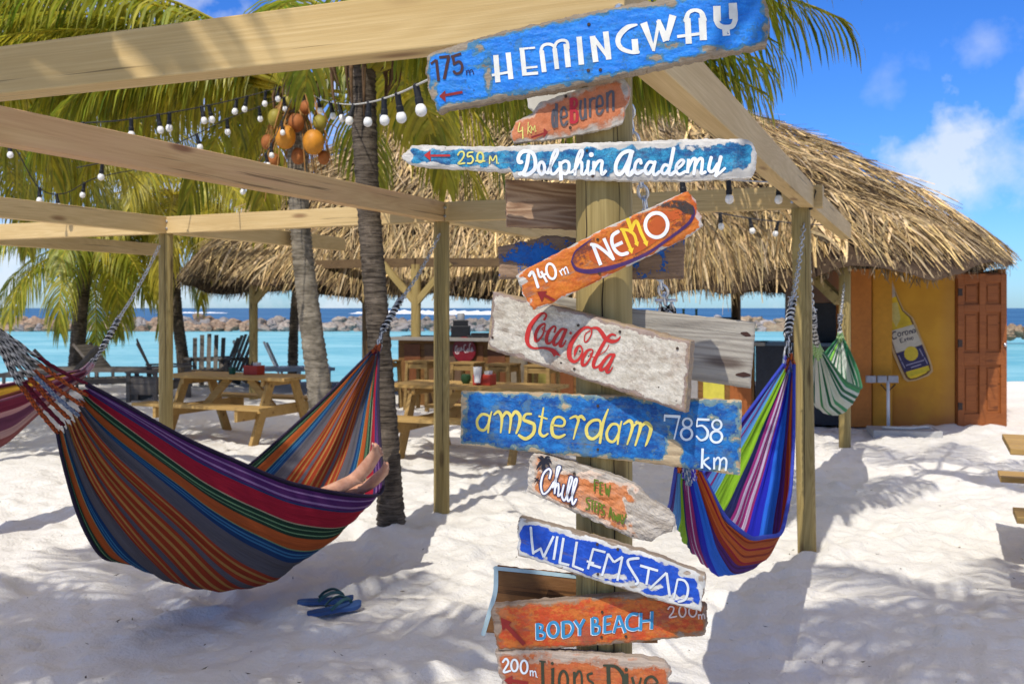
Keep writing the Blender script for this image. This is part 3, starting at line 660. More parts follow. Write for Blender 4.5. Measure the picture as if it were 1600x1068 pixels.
s.paint('arrow', PDRED, [([(305, 800), (455, 752)], 24)], [[(455, 688), (506, 732), (450, 812)]], Z=Zc_)
s.nails([(884, 150), (891, 199)])

# 3. long blue Dolphin Academy board
m3 = sign_mat('crackled_blue_paint', (.008, .08, .24), (.04, .33, .54), (.60, .57, .52), (.36, .33, .29), (.72, .68, .62), 1.5, 1.6, 4.0, .10, crackle=.5, tan=.8)
s = Sign('long narrow blue board with white edges lettered Dolphin Academy', FRONT - .034, R(5),
    [(645, 226), (700, 228), (800, 228), (900, 223), (1000, 220), (1100, 216), (1165, 216), (1176, 222)], [(636, 254), (646, 258), (720, 264), (799, 268), (803, 277), (860, 278), (960, 281), (1080, 282), (1175, 277)],
    [(645, 226), (632, 238), (627, 247), (636, 254)], [(1176, 222), (1183, 238), (1181, 262), (1175, 277)], m3, .03, [(640, 245, 7, 8), (1178, 250, 7, 22), (1081, 231, 5, 4), (1105, 274, 10, 4)], seed=3, jag=(1.6, .8))
ZD, ZE, ZF = (620, 210, 5.714), (790, 210, 7.619), (950, 205, 6.667)
s.paint('arrow', PRED, [([(476, 188), (305, 190)], 19)], [[(243, 186), (300, 140), (303, 237)]], Z=ZD)
s.paint('distance', PYG, [([(545, 185), (562, 158), (592, 156), (600, 188), (576, 230), (548, 262), (606, 256)], 15), ([(678, 158), (636, 166), (634, 200), (664, 194), (682, 225), (664, 256), (632, 258)], 15),
    (ell(745, 205, 27, 44), 17, True), ([(700, 236), (790, 238)], 14), ([(828, 260), (832, 193), (856, 235), (886, 188), (894, 258)], 12), ([(904, 258), (912, 258)], 13)], Z=ZD)
s.paint('lettering', PW2, [([(192, 328), (160, 330), (152, 280), (182, 222), (240, 198), (318, 222), (352, 300), (350, 400), (298, 458), (240, 482), (192, 462), (165, 472)], 46), ([(272, 245), (258, 340), (230, 430), (196, 465)], 46),
    (ell(428, 402, 36, 72), 38, True), ([(465, 440), (500, 462), (530, 448)], 30), ([(505, 445), (560, 332), (612, 242), (618, 190), (590, 195), (556, 272), (532, 400), (548, 468), (590, 462), (632, 410)], 36),
    ([(650, 322), (662, 548)], 44), ([(655, 352), (708, 318), (752, 342), (752, 420), (718, 468), (680, 458)], 36), ([(750, 452), (790, 448), (815, 420)], 32),
    ([(808, 448), (860, 352), (910, 244), (914, 196), (886, 200), (852, 282), (830, 400), (826, 478)], 36), ([(830, 410), (868, 335), (903, 332), (908, 400), (905, 468), (940, 470), (970, 420)], 36),
    ([(986, 318), (976, 438), (1000, 476), (1040, 430)], 38), ([(1052, 318), (1046, 480)], 40), ([(1052, 405), (1100, 325), (1148, 322), (1140, 410), (1150, 476), (1192, 436)], 38)], [ell(1020, 242, 30, 30)], Z=ZE)
s.paint('lettering', PW2, [([(258, 218), (208, 208), (140, 242), (88, 330), (82, 420), (120, 450), (170, 400), (220, 292), (250, 218)], 40), ([(246, 215), (214, 350), (202, 428), (226, 452), (268, 410)], 48),
    ([(344, 335), (330, 298), (290, 332), (278, 408), (308, 440), (362, 412)], 35), ([(480, 332), (430, 322), (390, 380), (390, 428), (428, 440), (482, 352)], 33), ([(490, 318), (470, 418), (490, 455), (538, 420)], 33),
    ([(632, 362), (590, 352), (560, 400), (570, 440), (610, 430), (652, 352)], 33), ([(684, 178), (655, 330), (632, 420), (652, 452), (700, 420)], 37), ([(720, 392), (770, 352), (790, 312), (760, 302), (716, 350), (710, 410), (740, 450), (805, 420)], 31),
    ([(840, 288), (828, 440)], 34), ([(838, 375), (880, 295), (912, 292), (904, 370), (894, 445)], 33), ([(904, 370), (945, 295), (982, 292), (978, 380), (970, 438), (1015, 425)], 33),
    ([(1076, 272), (1050, 380), (1062, 418), (1100, 410), (1142, 340)], 34), ([(1176, 266), (1142, 400), (1122, 465)], 38), ([(1120, 465), (1170, 430), (1218, 385)], 27)], Z=ZF)
s.nails([(917, 235), (926, 275)])

# 4. NEMO board, tilted, in front
m4 = sign_mat('bright_orange_paint', (.50, .11, .012), (.62, .19, .02), (.62, .16, .03), (.34, .30, .25), (.66, .61, .54), 1, 2, 2, .05, stain=(.45, .045, .012, .6), tan=.9)
s = Sign('steeply tilted orange board with a painted surfboard lettered NEMO', FRONT - .10, R(0),
    [(807, 430), (822, 420), (950, 354), (1074, 298)], [(832, 484), (848, 481), (970, 421), (1080, 368), (1100, 352)],
    [(807, 430), (813, 445), (818, 462), (832, 484)], [(1074, 298), (1086, 312), (1091, 326), (1100, 352)], m4, .03, [(816, 438, 9, 10), (830, 470, 9, 16), (1092, 335, 9, 26), (1098, 350, 12, 10)], seed=4, jag=(1.6, .4))
ZG = (800, 290, 5.161)
sb = [(480, 612), (502, 545), (540, 500), (640, 430), (790, 350), (1000, 238), (1160, 165), (1290, 118), (1400, 122), (1462, 165), (1470, 215), (1440, 290), (1370, 360), (1240, 455), (1100, 545), (960, 615), (820, 665), (700, 692), (600, 698), (520, 678)]
s.paint('surfboard_shading', paint_mat('sprayed_purple_brown', (.16, .05, .045), .28, 60, .6, .62), [], [[(v.x, v.y) for v in cr(sb, 4, True)]], Z=ZG)
s.paint('surfboard_shading', paint_mat('sprayed_orange_glow', (.52, .10, .02), .20, 40, .6, .8), [], [[(v.x, v.y) for v in cr([(620, 560), (700, 470), (1000, 300), (1180, 215), (1330, 190), (1370, 240), (1250, 380), (1050, 520), (850, 600), (690, 630)], 4, True)]], Z=ZG)
s.paint('surfboard_outline', paint_mat('sprayed_indigo', (.045, .02, .11), .12, 70, .6, .85), [([(480, 610), (520, 672), (610, 692), (700, 682), (830, 652), (980, 600), (1110, 535), (1240, 445), (1370, 350), (1440, 285), (1466, 215), (1455, 165)], (12, 30, 38, 40, 34, 30, 26, 24, 24, 26, 24, 14)), ([(480, 615), (505, 540), (560, 490), (640, 432)], (10, 12, 14, 8))], Z=ZG)
s.paint('surfboard_tip', paint_mat('sprayed_dark_tip', (.05, .04, .035), .20, 60, .6, .85), [], [[(1160, 165), (1290, 118), (1400, 122), (1462, 165), (1468, 235), (1400, 225), (1330, 180), (1230, 175)]], Z=ZG)
s.paint('lettering', PW2, [([(650, 470), (716, 640)], 28), ([(638, 474), (684, 484), (752, 532), (818, 592)], 26), ([(740, 424), (818, 594)], 26),
    ([(857, 370), (812, 402), (806, 460), (832, 520), (880, 554), (932, 542)], 28), ([(828, 486), (892, 456)], 27), (ell(1165, 318, 90, 98, 20), 29, True)], Z=ZG)
s.paint('lettering', PYB, [([(888, 345), (962, 525)], 26), ([(930, 262), (966, 362)], 32), ([(880, 352), (945, 362), (988, 400), (1004, 462)], 24), ([(958, 375), (1000, 285), (1042, 380), (1084, 465)], 26)],
    [[(934, 518), (982, 500), (968, 550)], [(984, 468), (1024, 450), (1016, 492)], [(1056, 458), (1100, 444), (1090, 492)]], Z=ZG)
s.paint('distance', PW2, [([(138, 726), (168, 698), (210, 818)], 23), ([(205, 672), (226, 736), (270, 712)], 18), ([(234, 690), (282, 778)], 19), (ell(315, 690, 36, 62, 14, -.25), 19, True),
    ([(383, 684), (406, 724)], 11), ([(390, 694), (408, 670), (420, 682), (432, 714)], 10), ([(416, 682), (432, 655), (443, 668), (456, 706)], 10)], Z=ZG)
s.paint('arrow', PDRED, [([(255, 878), (345, 926)], 22)], [[(203, 856), (282, 848), (240, 938)]], Z=ZG)
s.nails([(934, 374), (937, 427)])

# 5. white Coca-Cola board
m5 = sign_mat('scuffed_white_paint', (.44, .39, .31), (.62, .57, .48), (.30, .22, .18), (.20, .13, .08), (.40, .30, .18), .8, 3.4, 4, .30, stain=(.30, .21, .15, .45), pits=1.0, tan=.9, grime=.40, gcol=(.24, .18, .13), scratch=.8)
s = Sign('thick scuffed white board with red Coca-Cola script, right end jutting forward', FRONT - .06, R(24),
    [(769, 455), (870, 478), (980, 508), (1078, 533)], [(760, 545), (870, 580), (970, 612), (1070, 645)], mat=m5, thick=.042, patches=[(760, 480, 4, 14), (1040, 560, 5, 3)], seed=5, jag=(.5, .5), wob=1.2)
ZH = (800, 470, 8.217)
s.paint('lettering', PRED, [([(414, 240), (440, 190), (420, 158), (368, 170), (290, 245), (222, 350), (192, 480), (215, 568), (282, 606), (390, 602), (470, 614), (540, 650), (596, 690)], (30, 26, 24, 40, 58, 62, 60, 44, 28, 26, 40, 62, 30)),
    ([(418, 292), (352, 330), (305, 420), (302, 500), (332, 508), (390, 440), (418, 350)], (22, 40, 44, 40, 26, 20, 18), True), ([(420, 330), (385, 360), (430, 390), (470, 380)], 12),
    ([(545, 400), (560, 342), (530, 328), (472, 390), (442, 480), (452, 538), (490, 538), (542, 488)], (26, 24, 26, 42, 46, 42, 26, 18)), ([(690, 372), (640, 362), (572, 440), (532, 520), (550, 568), (600, 530), (682, 400)], (30, 34, 44, 46, 34, 22, 22)), ([(694, 368), (630, 520), (622, 578), (660, 568), (692, 505)], (40, 46, 44, 24, 14)),
    ([(1002, 380), (940, 428), (930, 515), (962, 518), (1012, 440), (1018, 362), (958, 338), (880, 378), (795, 480), (740, 600), (738, 718), (790, 778), (850, 750), (902, 660), (888, 588), (850, 580), (816, 640), (800, 708)], (14, 14, 16, 22, 16, 22, 34, 46, 58, 62, 58, 42, 30, 24, 22, 28, 44, 10)),
    ([(1000, 352), (1090, 348), (1150, 402), (1202, 482), (1280, 518), (1350, 506), (1392, 455)], (16, 40, 52, 56, 52, 36, 10)), ([(1020, 622), (962, 642), (908, 740), (902, 810), (940, 818), (1000, 740), (1036, 650)], (22, 38, 44, 42, 26, 20, 18), True), ([(1030, 660), (1000, 690), (1045, 720), (1080, 700)], 12),
    ([(1330, 440), (1272, 432), (1202, 502), (1122, 640), (1052, 780), (1052, 848), (1100, 842), (1150, 790)], (22, 34, 44, 46, 48, 42, 26, 14)), ([(1245, 560), (1200, 640), (1110, 700)], (8, 12, 10)), ([(1302, 690), (1250, 692), (1172, 780), (1132, 858), (1152, 888), (1220, 830), (1302, 702)], (30, 34, 44, 46, 34, 22, 22)), ([(1312, 688), (1242, 830), (1214, 898), (1244, 916), (1292, 850)], (40, 46, 44, 26, 12))],
    [ell(752, 412, 17, 20), [(505, 660), (590, 668), (628, 712), (570, 690), (540, 716)]], Z=ZH, smooth=6)
s.nails([(968, 518), (769, 527), (897, 576), (1058, 544), (903, 508)])

# 6. blue amsterdam board
m6 = sign_mat('sea_blue_paint', (.004, .055, .24), (.012, .17, .47), (.13, .22, .25), (.26, .18, .10), (.56, .44, .27), 1.0, 4, 4.0, .55, pits=.35, tan=.9, grime=.42, gcol=(.11, .17, .18))
s = Sign('wide blue board lettered amsterdam 7858 km under the white board', FRONT - .031, R(7),
    [(720, 611), (850, 614), (1000, 620), (1160, 626)], [(719, 694), (850, 708), (1000, 722), (1157, 743)], mat=m6, thick=.026,
    patches=[(882, 634, 10, 9), (877, 622, 8, 10), (937, 682, 7, 8), (1052, 708, 17, 24), (1046, 678, 8, 12), (1118, 655, 8, 6), (1146, 685, 13, 12), (1155, 735, 7, 20), (1154, 632, 9, 7), (728, 650, 3, 40), (1122, 662, 6, 5)], seed=6, jag=(.5, .5), wob=1.7)
ZI, ZJ = (715, 605, 5.0), (1020, 600, 6.675)
s.paint('lettering', PY, [([(242, 222), (190, 210), (152, 260), (166, 320), (210, 330), (246, 270)], (18, 24, 20, 24, 20, 14), True), ([(266, 188), (246, 260), (238, 352)], (10, 20, 14)), ([(284, 212), (320, 188), (346, 240), (336, 352)], (12, 26, 24, 12)), ([(346, 240), (380, 194), (416, 232), (404, 354)], (14, 26, 24, 12)), ([(416, 240), (450, 190), (486, 222), (482, 290), (458, 358)], (14, 28, 28, 26, 14)),
    ([(575, 206), (532, 210), (516, 250), (560, 270), (598, 292), (590, 358), (532, 400), (478, 372)], (16, 20, 24, 28, 26, 26, 28, 20)), ([(671, 158), (652, 280), (642, 350), (670, 380), (706, 360)], (12, 20, 24, 22, 12)), ([(632, 222), (702, 246)], 14), ([(740, 292), (820, 300), (836, 260), (800, 230), (758, 242), (736, 305), (746, 370), (790, 388), (838, 368)], (14, 18, 20, 18, 22, 26, 28, 26, 16)),
    ([(878, 242), (920, 225), (944, 252), (926, 320), (905, 402)], (12, 22, 22, 18, 10)), ([(934, 242), (966, 226), (992, 252)], (18, 28, 20)), ([(1112, 262), (1052, 260), (1008, 310), (1016, 378), (1060, 400), (1112, 350)], (20, 24, 26, 26, 22, 18), True), ([(1176, 170), (1136, 280), (1112, 432)], (12, 24, 20)),
    ([(1250, 292), (1202, 290), (1166, 350), (1176, 408), (1220, 420), (1260, 350)], (18, 22, 22, 22, 20, 16), True), ([(1281, 264), (1262, 340), (1250, 442)], (12, 20, 14)), ([(1298, 286), (1345, 260), (1366, 310), (1325, 444)], (12, 28, 26, 12)), ([(1366, 312), (1402, 272), (1430, 302), (1388, 452)], (14, 28, 28, 14)), ([(1430, 312), (1470, 276), (1508, 310), (1500, 370), (1468, 458)], (14, 30, 30, 28, 12))], Z=ZI)
s.paint('distance', PWB, [([(122, 385), (124, 325)], 16), ([(118, 328), (288, 338)], 30), ([(276, 340), (222, 574)], 16), (ell(360, 402, 46, 46), 21, True), (ell(352, 516, 58, 62), 24, True), ([(462, 365), (592, 370)], 26), ([(464, 365), (458, 442)], 14), ([(458, 440), (520, 432), (572, 490), (560, 556), (502, 582), (456, 540)], (14, 22, 28, 28, 22, 18)), (ell(668, 422, 48, 50), 21, True), (ell(662, 546, 60, 60), 25, True),
    ([(520, 668), (512, 876)], 26), ([(582, 765), (530, 812), (598, 882)], 21), ([(640, 762), (640, 886)], 21), ([(645, 802), (680, 762), (702, 800), (694, 890)], 21), ([(702, 802), (740, 766), (768, 800), (760, 895)], 21)], Z=ZJ)
s.nails([(934, 634), (934, 702)])

# 7. Chill driftwood board
m7 = sign_mat('sandy_orange_paint', (.52, .17, .05), (.60, .24, .10), (.60, .45, .34), (.24, .195, .15), (.58, .52, .44), 3, 2.6, 4, .2, tan=.9, grime=.2, gcol=(.55, .42, .34))
s = Sign('driftwood board painted orange and lettered Chill few steps away', FRONT - .033, R(8),
    [(834, 706), (890, 721), (956, 742), (992, 757), (1007, 771), (1018, 782), (1046, 798), (1055, 810)], [(822, 768), (870, 789), (940, 820), (987, 841), (1017, 847), (1034, 835), (1049, 832)],
    [(834, 706), (826, 722), (825, 748), (822, 768)], [(1055, 810), (1054, 820), (1049, 832)], m7, .032, [(1024, 805, 42, 60), (828, 730, 8, 60), (893, 727, 42, 14), (950, 745, 40, 6)], seed=7, jag=(1.2, .9), relief=.004)
ZK = (815, 695, 6.4)
s.paint('palm_silhouette', PBLACK, [([(235, 165), (190, 180), (148, 245)], (30, 36, 6)), ([(235, 160), (200, 135), (162, 120)], (30, 34, 6)), ([(232, 160), (205, 118), (185, 108)], (20, 20, 4)), ([(238, 160), (240, 135), (258, 116), (285, 122)], (20, 26, 24, 6)), ([(240, 162), (270, 150), (300, 178)], (24, 32, 6)), ([(236, 170), (262, 185), (282, 215)], (24, 30, 6)), ([(232, 175), (212, 210), (204, 250)], (26, 26, 8)), ([(232, 170), (222, 260), (196, 330)], (14, 12, 12)),
    ([(158, 352), (140, 358), (128, 385)], (12, 12, 3)), ([(158, 350), (142, 332), (125, 330)], (12, 12, 3)), ([(158, 350), (165, 328), (180, 322)], (12, 12, 3)), ([(158, 352), (175, 355), (188, 370)], (12, 12, 3)), ([(158, 352), (172, 400), (180, 450)], 6)], Z=ZK)
ch = [([(278, 330), (292, 262), (266, 238), (216, 292), (192, 400), (216, 486), (270, 452), (322, 368)],), ([(312, 422), (370, 262), (384, 218), (360, 224), (346, 320), (330, 480)],), ([(338, 425), (364, 382), (370, 440), (366, 508), (400, 478)],), ([(422, 398), (402, 500), (424, 552), (448, 520)],), ([(440, 540), (498, 372), (504, 322), (482, 332), (456, 480), (466, 560), (500, 520)],), ([(498, 525), (550, 372), (545, 332), (522, 380), (505, 520), (514, 590), (546, 540)],)]
s.paint('lettering_outline', PNAVY, [(c[0], 36) for c in ch], Z=ZK); s.paint('lettering', PW2, [(c[0], 19) for c in ch], Z=ZK); s.nails([(897, 740), (891, 790)])
s.paint('small_lettering', PGRN, [([(730, 338), (727, 462)], 15), ([(730, 345), (772, 356)], 14), ([(730, 395), (764, 403)], 14), ([(786, 368), (782, 486)], 15), ([(786, 370), (817, 379)], 14), ([(783, 425), (812, 433)], 14), ([(782, 486), (814, 494)], 14), ([(835, 382), (846, 492)], 15), ([(846, 492), (860, 430)], 13), ([(860, 430), (869, 512)], 15), ([(869, 512), (886, 398)], 14),
    ([(682, 530), (655, 530), (650, 565), (676, 590), (670, 636), (643, 634)], 16), ([(688, 549), (728, 561)], 14), ([(707, 555), (702, 648)], 15), ([(736, 560), (726, 660)], 15), ([(736, 560), (762, 569)], 13), ([(730, 606), (753, 613)], 13), ([(726, 660), (752, 668)], 13), ([(772, 573), (762, 684)], 15), ([(772, 575), (796, 590), (791, 630), (768, 628)], 14), ([(830, 600), (806, 600), (804, 640), (826, 660), (819, 696), (794, 690)], 16),
    ([(872, 722), (890, 618)], 14), ([(890, 618), (911, 748)], 15), ([(877, 690), (906, 700)], 12), ([(920, 664), (930, 752)], 14), ([(930, 752), (942, 700)], 12), ([(942, 700), (955, 768)], 14), ([(955, 768), (966, 684)], 13), ([(964, 766), (985, 690)], 14), ([(985, 690), (1002, 784)], 15), ([(970, 745), (996, 752)], 12), ([(1004, 690), (1018, 732)], 14), ([(1046, 688), (1008, 792)], 14)], Z=ZK, smooth=4)

# 8. WILLEMSTAD
m8 = sign_mat('royal_blue_paint', (.006, .055, .38), (.010, .075, .46), (.56, .55, .52), (.18, .13, .09), (.40, .33, .26), .5, 1.6, 5.5, .04, pits=.2, grime=.2, gcol=(.004, .04, .30))
s = Sign('royal blue board with chipped white rim lettered WILLEMSTAD', FRONT - .078, R(12),
    [(811, 808), (900, 832), (1020, 867), (1102, 899)], [(809, 868), (850, 880), (908, 900), (994, 927), (1050, 945), (1096, 956)],
    [(811, 808), (806, 828), (810, 845), (806, 857), (809, 868)], [(1102, 899), (1099, 930), (1096, 956)], m8, .034,
    [(820, 812, 16, 7), (822, 872, 22, 5), (878, 886, 9, 6), (940, 899, 40, 5), (990, 917, 40, 7), (1040, 934, 40, 5), (1075, 894, 18, 8), (1095, 905, 9, 10), (1088, 948, 10, 5)], seed=8, jag=(1.4, .6))
ZL = (800, 790, 5.161)
s.paint('lettering', PGW, [([(152, 172), (160, 280), (172, 382)], 20), ([(168, 378), (238, 338)], 18), ([(230, 342), (255, 412)], 18), ([(255, 412), (336, 242)], 20), ([(366, 243), (336, 432)], 20), ([(416, 256), (384, 458)], 20), ([(378, 455), (462, 476)], 19), ([(523, 286), (492, 484)], 20), ([(486, 480), (578, 516)], 19), ([(656, 342), (612, 508)], 18), ([(650, 345), (754, 372)], 19), ([(603, 444), (662, 460)], 16), ([(626, 468), (716, 496)], 19),
    ([(726, 562), (776, 382)], 19), ([(774, 384), (822, 452)], 19), ([(822, 452), (892, 408)], 19), ([(890, 408), (850, 602)], 19), ([(1020, 420), (945, 430), (936, 465), (975, 535), (1016, 605), (1000, 628)], 21), ([(1033, 479), (1178, 521)], 20), ([(1105, 500), (1084, 634)], 19), ([(1112, 664), (1246, 536)], 18), ([(1246, 538), (1272, 728)], 20), ([(1336, 588), (1304, 744)], 16), ([(1340, 590), (1392, 602), (1420, 660), (1400, 748), (1342, 770)], 19)], Z=ZL)
s.nails([(934, 897), (933, 850), (965, 858)])

# 9. BODY BEACH and 10. Lions Dive
m9 = sign_mat('burnt_orange_paint', (.50, .13, .02), (.46, .055, .012), (.32, .14, .06), (.16, .11, .08), (.34, .25, .18), 2.6, 3, 2.5, .15, stain=(.16, .055, .02, .35), tan=.35)
s = Sign('orange board with blue lettering BODY BEACH and a dark red arrow', FRONT - .031, R(3),
    [(770, 947), (850, 940), (940, 932), (1000, 928), (1060, 935), (1103, 945)], [(778, 1017), (860, 1014), (990, 1004), (1064, 997), (1098, 994)],
    [(770, 947), (767, 964), (773, 990), (778, 1017)], [(1103, 945), (1106, 972), (1104, 987), (1098, 994)], m9, .03, [(776, 980, 9, 40), (1085, 990, 26, 6), (875, 938, 7, 6)], seed=9, jag=(1.6, .7))
ZM, ZN = (755, 880, 7.122), (925, 920, 8.421)
bm = [([(602, 660), (606, 842)], 34), ([(610, 670), (658, 686), (650, 735), (612, 746)], 27), ([(618, 752), (682, 772), (674, 824), (610, 834)], 29), (ell(782, 730, 56, 80), 34, True), ([(888, 640), (892, 818)], 36), ([(890, 650), (968, 652), (1000, 712), (968, 788), (895, 815)], 33), ([(1020, 628), (1076, 712)], 33), ([(1128, 615), (1076, 712)], 33), ([(1076, 700), (1076, 798)], 33), ([(1216, 600), (1220, 785)], 34)]
bn = [([(20, 372), (70, 388), (66, 448), (22, 462)], 30), ([(28, 472), (98, 492), (88, 570), (15, 586)], 32), ([(172, 358), (166, 574)], 38), ([(165, 362), (262, 348)], 28), ([(170, 462), (246, 446)], 28), ([(165, 568), (262, 550)], 28), ([(352, 342), (288, 572)], 34), ([(356, 342), (442, 566)], 40), ([(318, 492), (402, 478)], 24), ([(598, 325), (520, 326), (462, 400), (472, 498), (540, 528), (606, 510)], 38), ([(645, 308), (640, 542)], 40), ([(792, 288), (786, 522)], 40), ([(645, 420), (792, 404)], 30)]
def sh(st, dx, dy, g): return [([(x + dx, y + dy) for x, y in a[0]], a[1] + g, *a[2:]) for a in st]
s.paint('lettering_outline', PWB, sh(bm, -6, 5, 4), Z=ZM); s.paint('lettering_outline', PWB, sh(bn, -7, 6, 4), Z=ZN)
s.paint('lettering', PBLUE, bm, Z=ZM); s.paint('lettering', PBLUE, bn, Z=ZN)
s.paint('distance', paint_mat('pinkish_white_paint', (.55, .45, .42), .1), [([(1000, 262), (1030, 226), (1074, 242), (1064, 300), (1018, 368), (1112, 354)], 20), (ell(1190, 290, 44, 72), 21, True), (ell(1325, 290, 50, 70), 21, True), ([(1400, 325), (1406, 392)], 18), ([(1404, 350), (1424, 330), (1440, 350), (1446, 390)], 16), ([(1440, 350), (1462, 322), (1478, 345), (1484, 384)], 16)], Z=ZN)
s.paint('arrow', PDRED, [([(458, 896), (262, 690)], 48)], [[(193, 598), (318, 648), (214, 744)]], Z=ZM)
s.nails([(941, 956), (940, 995), (978, 994)])
m10 = sign_mat('worn_orange_paint', (.46, .13, .035), (.40, .08, .025), (.42, .24, .16), (.26, .20, .16), (.46, .37, .29), 2.8, 4, 3.5, .5, tan=.9)
s = Sign('worn orange board lettered Lions Dive, lowest on the sign post', FRONT - .034, R(2),
    [(774, 1020), (830, 1016), (900, 1020), (1000, 1028), (1040, 1035), (1051, 1048)], [(785, 1122), (900, 1120), (1048, 1114)], [(774, 1020), (778, 1045), (785, 1068), (785, 1122)], [(1051, 1048), (1045, 1060), (1045, 1090), (1048, 1114)], m10, .03,
    [(900, 1027, 70, 8), (1000, 1036, 60, 8), (1047, 1060, 7, 30), (776, 1050, 5, 30)], seed=10, jag=(1.4, .8))
ZO = (765, 1005, 5.333)
s.paint('distance', PWB, [([(110, 152), (135, 124), (156, 158), (116, 234), (172, 224)], 17), (ell(207, 180, 27, 48), 17, True), (ell(287, 192, 29, 54), 17, True), ([(338, 220), (341, 268)], 10), ([(341, 236), (357, 224), (363, 268)], 9), ([(362, 240), (380, 228), (389, 276)], 9), ([(394, 278), (400, 278)], 9)], Z=ZO)
s.paint('lettering', PDGRN, [([(440, 145), (446, 420)], 26), ([(414, 144), (468, 150)], 12), ([(425, 420), (520, 425)], 14), ([(526, 205), (524, 420)], 24), ([(510, 212), (540, 202)], 10), (ell(615, 310, 36, 84), 22, True), ([(705, 232), (708, 420)], 22), ([(707, 290), (740, 228), (766, 262), (768, 420)], 18), ([(854, 245), (818, 258), (826, 300), (862, 330), (864, 390), (818, 412)], 19), ([(988, 185), (996, 420)], 34), ([(950, 180), (1050, 190), (1112, 262), (1116, 350), (1060, 415), (990, 420)], (16, 26, 34, 34, 26, 16)), ([(1142, 245), (1146, 420)], 28), ([(1186, 276), (1226, 418)], 24), ([(1262, 280), (1228, 418)], 16), ([(1300, 345), (1395, 335), (1380, 290), (1342, 272), (1302, 300), (1296, 360), (1330, 412), (1400, 395)], 22)], [ell(522, 162, 13, 13), ell(1138, 214, 15, 16)], Z=ZO)
s.paint('arrow', PDRED, [([(320, 330), (185, 308)], 30)], [[(118, 302), (192, 262), (182, 358)]], Z=ZO)

# boards nailed to the far side of the post
BACK = D.y + .068
Sign('square brown knotty board behind the sign post, under the narrow blue board', BACK, R(-4), [(790, 280), (860, 284), (945, 290)], [(792, 353), (860, 356), (945, 361)], mat=M_BROWNWOOD, thick=.03, seed=21, jag=(.5, .5), relief=.001)
mb_ = sign_mat('flaking_cobalt_paint', (.008, .11, .42), (.012, .15, .5), (.10, .10, .12), (.16, .09, .05), (.34, .22, .13), 9, 22, 1, .2)
Sign('brown board with flaking blue paint behind the tilted orange board', BACK, R(2), [(778, 385), (838, 373), (855, 367), (900, 371), (1000, 372), (1071, 373)], [(780, 435), (900, 436), (1000, 436), (1069, 435)], mat=mb_, thick=.03, patches=[(862, 376, 24, 6), (800, 425, 20, 14), (1012, 405, 20, 20), (1062, 405, 18, 40), (985, 425, 12, 14)], seed=22, jag=(1.0, .9))
g = Sign('bare grey weathered board behind the sign post, above the right hammock', BACK + .002, R(-6), [(866, 460), (988, 482), (1182, 503)], [(862, 552), (988, 580), (1174, 607)], mat=M_GREYWOOD, thick=.032, seed=23, jag=(.6, .4), relief=.001)
PRUST = paint_mat('rust_stain', (.05, .02, .012), .1)
g.paint('nail_hole', PRUST, [([(1158, 520), (1166, 522), (1172, 524)], (2, 8, 3))]); g.paint('nail_hole', PRUST, [([(1150, 585), (1162, 585), (1172, 586)], (2, 8, 3))])
pl = plain('white_board', (.62, .61, .58), .6, .08)
Sign('white rounded plate half hidden between the azure and deBuren boards', BACK + .001, R(0), [(818, 120), (900, 118), (984, 116)], [(834, 175), (900, 196), (940, 206), (980, 215)], [(818, 120), (823, 150), (826, 168), (834, 175)], [(984, 116), (987, 160), (987, 205), (980, 215)], pl, .012, seed=24, jag=(.1, .1), relief=0)
bb = Sign('brown board with pale blue edges behind the orange BODY BEACH board', BACK + .003, R(3), [(776, 887), (905, 901), (1000, 912), (1028, 915)], [(756, 988), (850, 995), (950, 1003), (1028, 1005)], [(776, 887), (775, 922), (768, 950), (756, 988)], mat=wood('rough_brown_board', (.17, .075, .025), (.27, .13, .045), (.05, .02, .01), 2.0, False, ringk=.08), thick=.03, seed=25, jag=(.3, .3), relief=.0006)
bb.paint('edge_paint', paint_mat('pale_blue_edge', (.42, .56, .60), .0), [([(775, 886), (774, 922), (766, 952), (755, 990)], 7), ([(773, 887), (840, 893.5), (905, 901)], 6)])


# ---------------------------------------------------------------- palms
def trunk_mat(name, c1, c2, ring):
    m = NT(name, .85, .15); v = m.coord('Object', (1, 1, ring)); n1 = m.noise(v, 9, 6, .7); n2 = m.noise(m.coord(), 5, 5, .7); n3 = m.noise(m.coord('Object', (1, 1, ring * 2.2)), 3.2, 3, .6, 1.2)
    f = m.math('ADD', m.math('MULTIPLY', n1, .45), m.math('ADD', m.math('MULTIPLY', n2, .3), m.math('MULTIPLY', n3, .35)))
    col = m.mix(m.ramp(f, .42, .68), c1, c2); col = m.mix(m.math('MULTIPLY', m.ramp(n2, .58, .68), .5), col, tuple(k * 1.6 for k in c2)); m.col(col); m.nrm(m.bump(f, .9, .02)); return m.m
M_TRUNK = trunk_mat('ringed_dark_palm_bark', (.022, .016, .011), (.17, .135, .10), 7)
M_TRUNK2 = trunk_mat('grey_palm_bark', (.09, .075, .055), (.29, .25, .19), 4)
M_FIBRE = plain('brown_palm_fibre', (.13, .075, .035), .9, .4, 40)
def trunk(mb, pts, radii, rng, rings=26):
    q = cr(pts, 10); m = len(q); rr = []
    for i in range(m):
        u = i / (m - 1) * (len(radii) - 1); k = min(int(u), len(radii) - 2); r = radii[k] + (radii[k + 1] - radii[k]) * (u - k)
        rr.append(r)
    # resample finely so that the leaf scars are real ridges
    fine, fr = [], []
    for i in range(m - 1):
        for k in range(4):
            fine.append(q[i].lerp(q[i + 1], k / 4)); fr.append((rr[i] + (rr[i + 1] - rr[i]) * k / 4) * (1 + rng.uniform(-.05, .05) + (.03 if k % 2 else -.03)))
    fine.append(q[-1]); fr.append(rr[-1]); mb.tube(fine, fr, 14)
